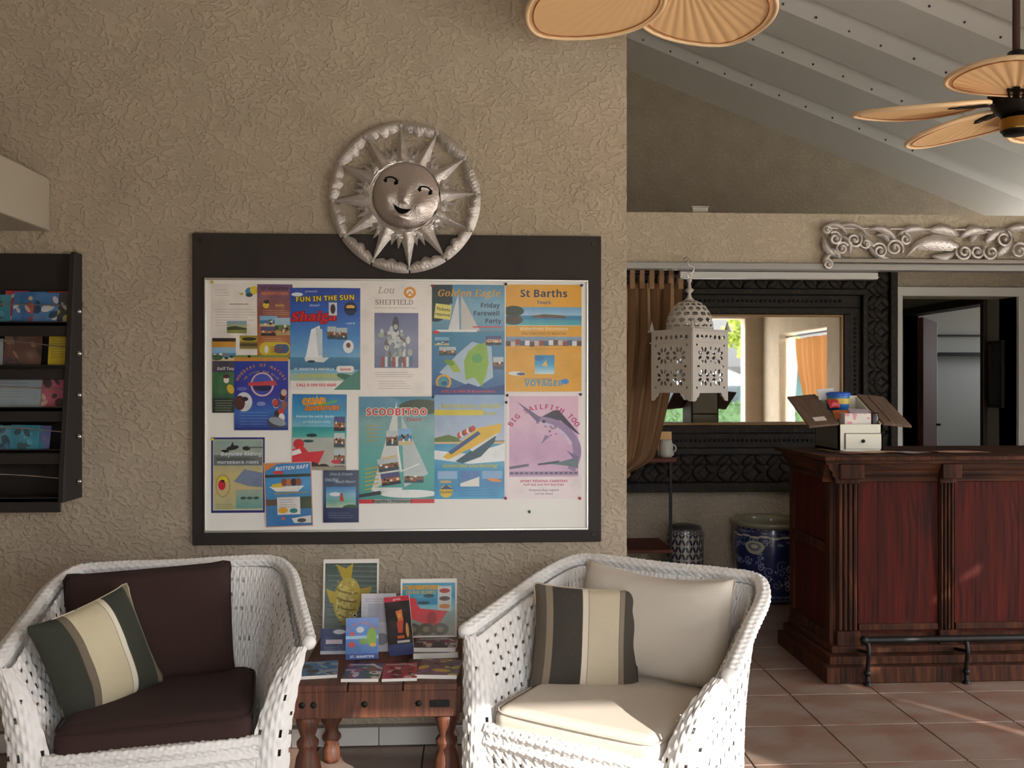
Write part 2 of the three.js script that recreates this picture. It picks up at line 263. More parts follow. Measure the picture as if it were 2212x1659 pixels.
const art = {
  letter(c, w, h) {
    R(c, '#ece6df', 0, 0, w, h); lines(c, 12, 24, 70, 3, 11, '#a7a09c'); E(c, '#3b86a8', w * .82, 30, 20, 17); E(c, '#d9c43a', w * .9, 24, 16, 18); E(c, '#2b3f55', w * .8, 44, 14, 8); E(c, '#c2b24a', w * .64, 40, 9, 5);
    LN(c, '#77706c', 3, w * .38, 82, w * .78, 82); lines(c, 14, 104, w * .9, 7, 11, '#a49d99'); VG(c, w * .33, 152, w * .42, 50, '#6d9bc0', '#b9b77a', '#7d7f3a'); PG(c, '#3d4a2a', w * .33, 178, w * .5, 172, w * .75, 182, w * .75, 188, w * .33, 190);
    VG(c, w * .6, 212, w * .4, 56, '#8f8a2c', '#c9b02c', '#3a3320', '#b9a04a'); E(c, '#2d2a20', w * .8, 226, 30, 7); R(c, '#d6d0c8', 0, h - 6, w, 6);
  },
  brown(c, w, h) {
    VG(c, 0, 0, w, h, '#6b4b74', '#8a4f46', '#a0603c', '#b06a2e'); TX(c, 'ST. MAARTEN', w / 2, 24, 17, '#2a1c24'); TX(c, 'ADVENTURES', w / 2, 44, 18, '#ee7a28'); E(c, '#e2c22e', 36, 86, 13); E(c, '#2a2426', 38, 72, 12, 8);
    TX(c, 'daily', 92, 92, 16, '#e0a93a'); lines(c, 20, 108, w * .85, 3, 8, '#d5a08c'); photo(c, 10, 130, w * .5, 44, 'sea'); photo(c, w * .5, 138, w * .48, 72, 'land'); photo(c, 16, 176, w * .42, 36, 'dusk'); lines(c, 24, 224, w * .7, 4, 10, '#e0b48a');
    c.fillStyle = '#c9b52c'; c.beginPath(); c.roundRect(8, h - 70, w - 16, 54, 26); c.fill(); c.fillStyle = '#3d5a86'; c.beginPath(); c.roundRect(w * .48, h - 62, w * .42, 38, 18); c.fill(); E(c, '#dfe3e6', w * .26, h - 40, 8, 16); lines(c, w * .36, h - 50, 60, 3, 10, '#b0402e', 3); R(c, '#5f7d2e', 0, h - 10, w, 10);
  },
  fun(c, w, h) {
    VG(c, 0, 0, w, h, '#27409c', '#2d5fb8', '#4d8cc9', '#7fb4d8', '#5d9fc0'); TX(c, 'presents', w * .3, 20, 13, '#d8dff0', 'italic');
    TX(c, 'FUN IN THE SUN', w / 2, 58, 31, '#f2d22c', 'bold', 'center', -.05, '#3a3410'); E(c, '#dbe7ef', w * .1, 30, 24, 9); TX(c, 'aboard', w * .34, 84, 13, '#dfe8f4', 'italic');
    TX(c, 'Shaiga', w * .33, 150, 56, '#d8252e', 'italic bold serif', 'center', -.03, '#8c1420'); R(c, '#c9d2da', w * .55, 66, 34, 60); E(c, '#3a2c34', w * .61, 96, 10, 22); E(c, '#1a2c50', w * .86, 94, 27, 32); E(c, '#e8a93a', w * .86, 86, 18, 9); R(c, '#0f1c38', w * .79, 92, 40, 12);
    VG(c, 0, h * .68, w, h * .12, '#4a86a6', '#3b6f96'); PG(c, '#eef2f4', w * .30, 190, w * .42, 172, w * .46, 318, w * .22, 318); PG(c, '#c4d3dc', w * .36, 178, w * .46, 190, w * .46, 310, w * .40, 310); PG(c, '#dfe4e2', w * .2, 318, w * .56, 318, w * .48, 340, w * .22, 336); E(c, '#22303c', w * .3, 336, 16, 5);
    photo(c, w * .53, 176, 36, 58, 'people'); photo(c, w * .66, 182, 44, 54, 'people'); E(c, '#dfe6e9', w * .83, 268, 22, 30); E(c, '#7b4a3a', w * .83, 262, 9, 12); TX(c, 'reef &', w * .86, 166, 13, '#d8e6f0', 'italic');
    TX(c, 'ST. MAARTEN & ANGUILLA', w * .34, 376, 13, '#e7edf2'); c.fillStyle = '#e8e2dc'; c.beginPath(); c.roundRect(w * .66, 356, 72, 30, 12); c.fill(); TX(c, 'lunch', w * .79, 377, 16, '#b03a3a'); R(c, '#9ab7a0', 0, 390, w, 40); TX(c, 'sail • snorkel • beach', w * .45, 408, 19, '#c9c03a'); E(c, '#3f6f5a', w * .82, 410, 46, 14, .3);
    R(c, '#e6e2dc', 0, 424, w * .75, h - 424); PG(c, '#4f8577', w, 370, w, h, w * .62, h, w * .78, 420); TX(c, 'CALL 0-599-555-0640', w * .37, 450, 17, '#cc2a3c');
  },
  sheffield(c, w, h) {
    R(c, '#efe9e2', 0, 0, w, h); TX(c, 'Lou', w * .36, 46, 38, '#9d948d', 'italic serif'); TX(c, 'SHEFFIELD', w * .48, 94, 29, '#6c645d', 'serif', 'center', 0); c.strokeStyle = '#e0932a'; c.lineWidth = 10; c.beginPath(); c.arc(w * .70, 42, 20, 0, 7); c.stroke(); PG(c, '#e0932a', w * .64, 56, w * .70, 34, w * .76, 56, w * .73, 56, w * .70, 44, w * .67, 56);
    LN(c, '#a9a29b', 2, w * .2, 108, w * .8, 108); VG(c, w * .2, 130, w * .62, 236, '#6e7599', '#8c93ab', '#767d9c');
    for (let i = 0; i < 60; i++) E(c, ['#c3cbd0', '#8b97a0', '#a9b5a6', '#d8d8d4', '#7b6f6c'][i % 5], w * (.38 + .30 * (hash2(i, 1, 7) - .1 + .5 * (hash2(i, 2, 7) - .5))), 200 + 150 * hash2(i, 3, 7), 5 + 8 * hash2(i, 4, 7), 6 + 12 * hash2(i, 5, 7)); E(c, '#4c5260', w * .5, 178, 13, 34); E(c, '#b9b2ac', w * .5, 190, 9, 12); for (let i = 0; i < 9; i++) R(c, ['#b05a4a', '#dfe2e4', '#5d7a86'][i % 3], w * (.3 + .05 * i), 318, 10, 44);
    lines(c, w * .2, 386, w * .6, 3, 9, '#aaa29b'); lines(c, w * .25, 424, w * .5, 4, 10, '#a8a19a');
  },
  eagle(c, w, h) {
    VG(c, 0, 0, w, h * .42, '#4d88ac', '#7aa9c4', '#5f93ad'); R(c, '#2c3a44', 0, 0, w * .28, h * .17); E(c, '#33413f', w * .05, 90, 60, 70); PG(c, '#d8dde0', w * .36, 40, w * .38, 198, w * .22, 198); PG(c, '#c7c6be', w * .40, 46, w * .66, 198, w * .40, 198);
    TX(c, 'Golden Eagle', w / 2, 50, 40, '#d99a2a', 'italic bold serif', 'center', 0); c.save(); c.translate(w * .15, 116); c.rotate(.12); R(c, '#e0d97a', -34, -32, 68, 64); TX(c, 'Tickets', 0, -4, 17, '#3a3820'); TX(c, 'required', 0, 18, 15, '#3a3820'); c.restore();
    TX(c, 'Friday', w * .8, 98, 27, '#202838', 'bold', 'center'); TX(c, 'Farewell', w * .75, 132, 27, '#202838'); TX(c, 'Party', w * .84, 166, 27, '#202838'); LN(c, '#d04a5a', 6, w * .56, 182, w * .96, 182);
    R(c, '#e4e6e6', w * .06, 194, w * .56, 10); VG(c, 0, 204, w, h - 204, '#3f83a6', '#3f78a4', '#2c5690'); E(c, '#cf3a3a', 18, 206, 14, 7);
    PG(c, '#a9bfd0', w * .35, 300, w * .55, 246, w * .82, 268, w * .84, 400, w * .6, 450, w * .1, 380); PG(c, '#86b23a', w * .62, 258, w * .75, 250, w * .78, 340, w * .74, 400, w * .68, 440, w * .58, 400, w * .46, 412, w * .44, 330, w * .5, 288); E(c, '#5da356', w * .62, 318, 22, 20); PG(c, '#9ab63a', w * .18, 330, w * .3, 326, w * .4, 376, w * .3, 378); E(c, '#6d9a2e', w * .24, 336, 22, 11, .4);
    photo(c, 12, 226, 60, 36, 'sea'); photo(c, 30, 268, 70, 38, 'people'); photo(c, w * .74, 220, 66, 40, 'dusk'); TX(c, 'CIRCLE', w * .86, 248, 18, '#e9c9b0'); photo(c, w * .84, 312, 44, 54, 'people'); c.strokeStyle = '#dca43a'; c.lineWidth = 9; c.beginPath(); c.arc(w * .16, 420, 28, 0, 7); c.stroke(); E(c, '#3f8f9c', w * .16, 420, 22); E(c, '#2c4f8a', w * .17, 426, 12, 9);
    PG(c, '#1f3f7c', 0, h - 44, w * .3, h - 30, w * .5, h - 52, w * .72, h - 28, w, h - 46, w, h, 0, h); TX(c, 'AUG 2 & MAR 30 Reservations', w * .5, h - 12, 16, '#d83a4a'); noiseOver(c, w, h, .08);
  },
  barths(c, w, h) {
    R(c, '#e0a224', 0, 0, w, h); TX(c, 'St Barths', w * .5, 56, 46, '#1d2346'); TX(c, 'Tours', w * .5, 88, 22, '#33567c'); VG(c, 0, 102, w, 44, '#5f9fd0', '#a9cbe0'); R(c, '#2f7fae', 0, 140, w, 44); VG(c, 0, 158, w, 26, '#3c93b0', '#4bb0b4'); PG(c, '#5c4a34', w * .34, 142, w * .5, 134, w * .78, 140, w * .8, 152, w * .36, 150); E(c, '#2c3a22', w * .1, 120, 44, 24); E(c, '#4a3a2a', w * .1, 160, 40, 22); R(c, '#d8d3cc', 0, 184, w, 3);
    TX(c, 'Waterfront Excursions', w * .5, 206, 19, '#f2dcae'); TX(c, 'Day trips from St Maarten', w * .5, 226, 15, '#8a5a14'); VG(c, 0, 236, w, 42, '#7ba0c4', '#86705c'); for (let i = 0; i < 16; i++) R(c, ['#5a4038', '#c9b8a8', '#8a4038', '#405a70', '#dfe0e0'][i % 5], i * w / 16, 248 + 12 * hash2(i, 1, 4), w / 16, 22); LN(c, '#b07c20', 2, w * .25, 292, w * .75, 292);
    VG(c, w * .38, 320, w * .26, 86, '#2a86c0', '#3fa0cc', '#cfe6ea'); PG(c, '#e9b85a', w * .47, 368, w * .53, 342, w * .55, 372); E(c, '#1d6fae', w * .44, 334, 20, 12); E(c, '#d9dde0', w * .15, 404, 38, 10, .05); E(c, '#4a4a62', w * .2, 406, 18, 6); TX(c, 'THE HIGH SPEED', w * .42, 436, 15, '#3c7cae'); TX(c, 'VOYAGER', w * .5, 462, 36, '#2f8cc8'); E(c, '#2f7fd0', w * .78, 440, 17, 12);
  },
  green(c, w, h) {
    VG(c, 0, 0, w, h, '#3b5a36', '#2f5f3c', '#35663f', '#22403a'); R(c, '#241c16', 0, 0, w, 14); R(c, '#c98a2a', 0, 14, w, 24); photo(c, 0, 38, w, 56, 'sea'); E(c, '#33502c', w * .2, 80, 24, 12); R(c, '#3a3446', 0, 94, w, 46); TX(c, 'Golf Tour', w * .6, 132, 17, '#d8d8d4'); E(c, '#e6ddd0', w * .6, 172, 11, 14); E(c, '#4a1f2c', w * .6, 158, 13, 8); E(c, '#d9b02c', w * .78, 210, 14, 20, -.4); E(c, '#dcae2a', w * .55, 268, 17, 20); R(c, '#24456a', 0, 300, w, 20); R(c, '#1d2a24', 0, h - 60, w, 60); lines(c, 10, h - 50, w * .8, 5, 10, '#8c927a', 3);
  },
  dolphin(c, w, h) {
    VG(c, 0, 0, w, h, '#2a3f9c', '#27359a', '#2c2f94', '#2f62b0', '#253a8c'); R(c, '#6f8f3c', 0, 0, w, 8); R(c, '#cc8a3c', 0, 8, w, 16); arcText(c, 'WONDERS OF NATURE', w * .5, 150, 104, -2.65, -.5, 16, '#e0863a'); arcText(c, 'up close and wild', w * .5, 158, 88, -2.4, -.75, 12, '#dba24a');
    c.strokeStyle = '#d9b4b4'; c.lineWidth = 7; c.beginPath(); c.ellipse(w * .52, 120, 44, 46, 0, 0, 7); c.stroke(); E(c, '#3a4fae', w * .52, 116, 40, 40); E(c, '#1a2148', w * .52, 132, 36, 16); PG(c, '#c33a4a', w * .26, 112, w * .76, 104, w * .8, 124, w * .26, 126); E(c, '#cfd6dc', w * .18, 192, 34, 40); E(c, '#4a2a24', w * .1, 196, 22, 30); E(c, '#1d1c20', w * .2, 180, 13, 9);
    for (let i = 0; i < 14; i++) E(c, ['#e8e4dc', '#2a2422', '#c03a34', '#c9a88a', '#8a5a44'][i % 5], w * (.74 + .2 * hash2(i, 1, 8)), 150 + 110 * hash2(i, 2, 8), 12, 14); E(c, '#7f8fc4', w * .5, 200, 18, 9); E(c, '#5a68b4', w * .14, 138, 22, 8); lines(c, 24, 236, w * .55, 5, 12, '#6f93d0', 2); PG(c, '#3a4048', w * .6, h - 40, w * .75, h - 62, w * .9, h - 44, w, h, w * .7, h); E(c, '#8c97a0', w * .8, h - 36, 36, 16, .3); R(c, '#20307c', 0, h - 10, w, 10);
  },
  quad(c, w, h) {
    VG(c, 0, 0, w, h * .45, '#2a74b4', '#3a93c0', '#7ab9cc'); VG(c, 0, h * .43, w, h * .16, '#1f8f98', '#5cb4a4'); VG(c, 0, h * .57, w, h * .43, '#a9b3ac', '#b8b0a0'); TX(c, 'QUAD', w * .4, 40, 34, '#e8742a', 'bold', 'center', -.06, '#f2c23a'); LN(c, '#5fae3a', 8, w * .25, 62, w * .82, 26); TX(c, 'ADVENTURE', w * .55, 66, 25, '#e88a2a', 'bold', 'center', -.03, '#b04a1a'); TX(c, 'discover the real St. Martin', w * .42, 96, 12, '#cfe4ee'); TX(c, 'guided tours daily', w * .45, 118, 13, '#b9d8e4');
    E(c, '#22383c', w * .36, 170, 22, 7); E(c, '#1f4a50', w * .3, 194, 22, 6); E(c, '#c82a34', w * .12, 206, 22, 20); PG(c, '#d03440', 0, 230, w * .2, 214, w * .3, 240, w * .6, 234, w * .46, 300, w * .3, 290, 0, 286); PG(c, '#e8e4e2', 0, 236, w * .14, 226, w * .18, 244, 0, 256); for (const [x, y, r] of [[.12, 328, 36], [.36, 346, 46], [.58, 326, 36]]) { E(c, '#26262a', w * x, y, r, r * 1.05); E(c, '#4a4a50', w * x, y, r * .5, r * .55); } E(c, '#3a2628', w * .32, 296, 40, 16);
    for (let k = 0; k < 4; k++) photo(c, w * .77, 92 + k * 68, w * .2, 60, ['dusk', 'people', 'people', 'dusk'][k]); VG(c, 0, h - 16, w, 16, '#8f8878', '#a09a8a'); E(c, '#c03040', w * .82, h - 36, 22, 9);
  },
  scoob(c, w, h) {
    VG(c, 0, 0, w, h, '#3a7f9c', '#7fa9a8', '#5fa8a4', '#4fa49c', '#3a938f'); E(c, '#3c4a34', w * .82, 46, 90, 34); E(c, '#5f93b0', w * .2, 24, 110, 26); PG(c, '#cfd6d2', w * .5, 20, w * .54, 330, w * .16, 420); PG(c, '#b6c4c4', w * .56, 80, w * .92, 340, w * .6, 400); LN(c, '#eef0ee', 7, w * .48, 150, w * .56, 330); LN(c, '#e6e8e4', 6, w * .55, 330, w * .8, 296);
    TX(c, 'SCOOBITOO', w * .5, 82, 44, '#d83a44', 'bold', 'center', 0, '#d8e0cc'); TX(c, 'Tours', w * .72, 108, 24, '#c83a44', 'italic bold'); photo(c, w * .36, 150, 50, 66, 'people'); photo(c, w * .52, 140, 56, 74, 'sea'); c.save(); c.translate(w * .38, 300); c.rotate(-.15); photo(c, -40, -30, 84, 58, 'people'); photo(c, -36, 36, 78, 54, 'dusk'); c.restore(); photo(c, w * .6, 330, 80, 50, 'people'); TX(c, 'Cruises', w * .4, 272, 18, '#d8a03a', 'italic bold', 'center', -.2);
    for (let i = 0; i < 7; i++) LN(c, '#c9a83a', 5, w * .08, 320 + i * 18, w * .26, 308 + i * 18); for (let i = 0; i < 5; i++) LN(c, '#b8994a', 4, w * .1, 130 + i * 16, w * .24, 126 + i * 16); PG(c, '#dfe4e4', w * .16, 400, w * .58, 400, w * .56, 420, w * .2, 418); E(c, '#e6ebea', w * .66, h - 42, 120, 18); PG(c, '#2c3a3e', 0, h - 40, w * .28, h - 56, w * .3, h - 40, 0, h - 26); R(c, '#8f9a94', 0, h - 20, w, 20); R(c, '#cc2f3a', 0, h - 18, w * .2, 18); R(c, '#cc2f3a', w * .68, h - 18, w * .32, 18); TX(c, 'Anguilla • Tintamarre', w * .44, h - 4, 16, '#22302f'); noiseOver(c, w, h, .12);
  },
  adventure(c, w, h) {
    VG(c, 0, 0, w, h * .44, '#8fb2d8', '#a4b9d8', '#b0bfd4'); TX(c, 'Adventure Island', w * .5, 60, 29, '#c2b83a', 'italic bold serif'); R(c, '#d8c637', 0, 68, w * .7, 24); TX(c, 'tours', w * .78, 92, 24, '#b9b040', 'italic bold'); PG(c, '#5f7a3a', 0, 196, w * .2, 180, w * .36, 196, w * .36, 214, 0, 214); R(c, '#c9b48c', 0, 212, w, 12); VG(c, 0, 222, w, h - 222, '#3a93c4', '#5fa9cf', '#2f8fc0', '#2c86c0', '#3a9fd0');
    PG(c, '#e3eaec', 0, 250, w * .5, 268, w, 220, w, 300, w * .5, 312, 0, 290); PG(c, '#e0b42c', w * .12, 280, w * .62, 150, w * .96, 130, w * .94, 170, w * .55, 236, w * .2, 292); PG(c, '#2c4f8a', w * .2, 256, w * .62, 164, w * .66, 176, w * .24, 270); PG(c, '#1f4a5c', w * .3, 300, w * .55, 246, w * .88, 182, w * .86, 214, w * .66, 280, w * .4, 310); PG(c, '#d9dde0', w * .5, 246, w * .92, 170, w * .88, 184, w * .54, 256); for (let i = 0; i < 7; i++) E(c, ['#c83a34', '#e6d6c8', '#7a4a34'][i % 3], w * (.36 + .032 * i), 182 - i * 5, 10, 13);
    TX(c, 'Unlimited snorkelling', w * .5, 328, 22, '#c9b83a', 'italic bold'); R(c, '#8fb4d8', 14, 344, w * .28, 70); R(c, '#4a78b8', w * .37, 344, w * .27, 70); R(c, '#7fa9d4', w * .68, 344, w * .29, 70); R(c, '#3f8fb4', 14, 380, w * .28, 34); PG(c, '#e3e2da', w * .37, 400, w * .64, 370, w * .64, 414, w * .37, 414); R(c, '#3a7fb8', w * .68, 380, w * .29, 34); E(c, '#d9843a', w * .86, 386, 30, 7, .15); E(c, '#c9a47a', w * .16, 392, 26, 6); E(c, '#dcb83a', w * .17, h - 34, 28, 28); PG(c, '#2a4a7a', w * .08, h - 44, w * .17, h - 64, w * .27, h - 44); TX(c, 'ISLAND', w * .17, h - 26, 15, '#2a5a3a'); lines(c, w * .34, h - 50, w * .6, 4, 12, '#2a6aa8', 2);
  },
  sailfish(c, w, h) {
    R(c, '#ecdfe2', 0, 0, w, h); VG(c, 14, 16, w - 28, h * .76, '#d9b2ca', '#d8b4cc', '#c79cc0', '#cfaac8'); arcText(c, 'BIG SAILFISH TOO', w * .5, 226, 150, -2.62, -.52, 31, '#b02660'); PG(c, '#332a40', w * .42, 122, w * .62, 84, w * .7, 82, w * .98, 196, w * .92, 186, w * .72, 130);
    c.strokeStyle = '#8f76a0'; c.lineWidth = 34; c.beginPath(); c.moveTo(w * .4, 126); c.quadraticCurveTo(w * .76, 130, w * .9, 220); c.quadraticCurveTo(w, 280, w * .86, 360); c.stroke(); c.strokeStyle = '#cdb7d4'; c.lineWidth = 14; c.beginPath(); c.moveTo(w * .44, 142); c.quadraticCurveTo(w * .72, 150, w * .86, 240); c.stroke(); PG(c, '#6d5a80', w * .14, 40, w * .46, 116, w * .42, 140); E(c, '#2a2234', w * .5, 134, 7); PG(c, '#84709a', w * .52, 196, w * .46, 240, w * .58, 204); for (let i = 0; i < 12; i++) E(c, '#75608c', w * (.5 + .18 * hash2(i, 2, 2)), 150 + 60 * hash2(i, 3, 2), 5, 3);
    PG(c, '#5f5872', 14, 344, w * .3, 330, w * .3, 342, 14, 356); PG(c, '#3f4a5c', w * .42, 330, w * .7, 316, w * .72, 328, w * .42, 338); PG(c, '#56707a', w * .6, 332, w - 14, 300, w - 14, 352, w * .8, 340); PG(c, '#74648a', w * .8, 270, w * .98, 300, w * .9, 310); R(c, '#9a86a8', 14, 366, w - 28, 18); for (let i = 0; i < 14; i++) E(c, '#5a4a66', 24 + i * (w - 48) / 13, 374, 7, 5); TX(c, 'SPORT FISHING CHARTERS', w * .5, h - 78, 16, '#b8385a'); TX(c, 'half day and full day trips', w * .5, h - 62, 14, '#b8506a'); TX(c, 'Simpson Bay Lagoon', w * .5, h - 36, 13, '#8a8086'); TX(c, 'call for times', w * .5, h - 20, 12, '#8a8086');
  },
  horse(c, w, h) {
    R(c, '#1f2a6c', 0, 0, w, h); R(c, '#c9c4b4', 7, 8, w - 14, h - 18); VG(c, 10, 11, w - 20, h - 26, '#8fa8a0', '#9aa392', '#c9b87a', '#c2b07a', '#b0b48a'); R(c, '#5f6a66', 10, 74, w - 20, 44); E(c, '#1c1c20', w * .4, 44, 26, 9, -.2); PG(c, '#1c1c20', w * .36, 40, w * .4, 18, w * .44, 42); E(c, '#1c1c20', w * .26, 58, 16, 6); E(c, '#1c1c20', w * .66, 46, 16, 9); R(c, '#4a5a54', w * .7, 40, w * .28, 5); TX(c, 'Bayside Riding', w * .56, 78, 24, '#c8d0dc', 'bold'); TX(c, 'Horseback rides', w * .5, 112, 22, '#d6dce4', 'bold', 'center', 0, '#4a5468'); lines(c, 20, 88, w * .8, 3, 5, '#3c4440', 3);
    PG(c, '#6f7f9c', w * .42, 186, w * .62, 134, w * .96, 150, w * .96, 210, w * .7, 206); VG(c, w * .46, 220, w * .5, 80, '#9aa694', '#5f9a94'); for (let i = 0; i < 3; i++) E(c, '#2c4a48', w * (.6 + .12 * i), 256, 12, 6); c.strokeStyle = '#3a2430'; c.lineWidth = 3; c.setLineDash([4, 5]); c.beginPath(); c.ellipse(w * .22, 204, 28, 46, 0, 0, 7); c.stroke(); c.setLineDash([]); E(c, '#d8ce2c', w * .22, 178, 20, 14); E(c, '#c42434', w * .2, 200, 15, 22); E(c, '#2a1c1c', w * .22, 184, 7, 5); lines(c, 18, h - 36, w * .4, 3, 8, '#8a7a3a', 2);
  },
  boat(c, w, h) {
    R(c, '#cfc8c0', 0, 0, w, h); VG(c, 4, 4, w - 8, h - 8, '#3a7fc0', '#3f8fca', '#3a78ac', '#2a68a8'); PG(c, '#d9803a', 4, 4, w * .3, 4, 4, 36); TX(c, 'ROTTEN RAFT', w * .58, 30, 21, '#e8eaf0', 'italic bold', 'center', -.05); R(c, '#d83a3a', w * .2, 36, 40, 12); R(c, '#2f3a34', 4, 50, w - 8, 12); PG(c, '#e6e2d8', w * .1, 100, w * .84, 100, w * .7, 124, w * .25, 122); PG(c, '#d8b43a', w * .16, 92, w * .4, 84, w * .42, 104, w * .16, 104); for (let i = 0; i < 4; i++) E(c, ['#8a4a34', '#b06a44', '#3a2a24'][i % 3], w * (.42 + .1 * i), 84, 12, 16); LN(c, '#b08a3a', 4, w * .2, 130, w * .92, 128);
    R(c, '#3a4a38', w * .7, 146, w * .28, 50); R(c, '#5a4a40', 6, 154, w * .28, 26); R(c, '#d8d4d0', w * .26, 146, w * .48, 74); lines(c, w * .3, 158, w * .38, 4, 10, '#8a8690', 2); E(c, '#dca02c', w * .38, 202, 20, 12); E(c, '#2a7a74', w * .6, 204, 16, 10); PG(c, '#cfd0c8', w * .55, 236, w * .96, 226, w * .96, 258, w * .6, 256); E(c, '#3a3a40', w * .76, 246, 18, 9); E(c, '#c85a4a', w * .38, 236, 9, 6); c.strokeStyle = '#d98a6a'; c.lineWidth = 3; c.strokeRect(3, 3, w - 6, h - 6);
  },
  dive(c, w, h) {
    VG(c, 0, 0, w, h, '#3a4560', '#44546a', '#2c4a7c', '#22305c', '#1a2450'); TX(c, 'Dive & Dream', w * .5, 20, 15, '#b9c4d0', 'italic'); TX(c, 'SNUBA', w * .24, 44, 17, '#a9b8c8'); TX(c, 'Beach Resort', w * .62, 50, 14, '#cfd8e0', 'italic'); VG(c, w * .08, 66, w * .84, 90, '#3f84c4', '#7ab0d0', '#6fae9c', '#d8d0a4'); E(c, '#e6ecee', w * .34, 96, 24, 8); PG(c, '#b8382c', w * .48, 94, w * .54, 90, w * .58, 126, w * .46, 122); E(c, '#3a5a3c', w * .78, 150, 34, 12); VG(c, 0, 150, w, h - 150, '#26345c', '#182048'); lines(c, 18, 172, w * .8, 3, 9, '#5f7098', 2);
  },
  fish(c, w, h) {          // reef fish hanging head down in grey-green water
    VG(c, 0, 0, w, h, '#45524f', '#5c6965', '#66736c', '#87918a'); for (let i = 0; i < 30; i++) LN(c, i % 2 ? '#6f7d78' : '#4a5754', 3, w * .35 * hash2(i, 4, 4), i * 10, w, i * 10 + 8 * hash2(i, 1, 1));
    PG(c, '#b79f3c', w * .34, 66, w * .20, 4, w * .40, 22, w * .54, 0, w * .50, 70); for (let i = 0; i < 5; i++) LN(c, '#8f7c30', 2, w * (.37 + .03 * i), 62, w * (.24 + .06 * i), 14); PG(c, '#a8943e', w * .60, 108, w * .90, 96, w * .84, 150, w * .66, 160); PG(c, '#b3a046', w * .22, 120, w * .02, 104, w * .10, 160, w * .2, 166);
    E(c, '#b5a14a', w * .43, 150, 56, 92, .12); E(c, '#c7b866', w * .36, 160, 30, 68, .12); for (let k = 0; k < 4; k++) { c.strokeStyle = '#7c7240'; c.lineWidth = 7; c.beginPath(); c.ellipse(w * .43, 110 + k * 34, 46 - 4 * k, 12, .2, .2, 2.9); c.stroke(); } for (let i = 0; i < 60; i++) E(c, ['#d6cb92', '#8a8248', '#a38340'][i % 3], w * (.24 + .36 * hash2(i, 1, 3)), 74 + 150 * hash2(i, 2, 3), 4, 3, .5);
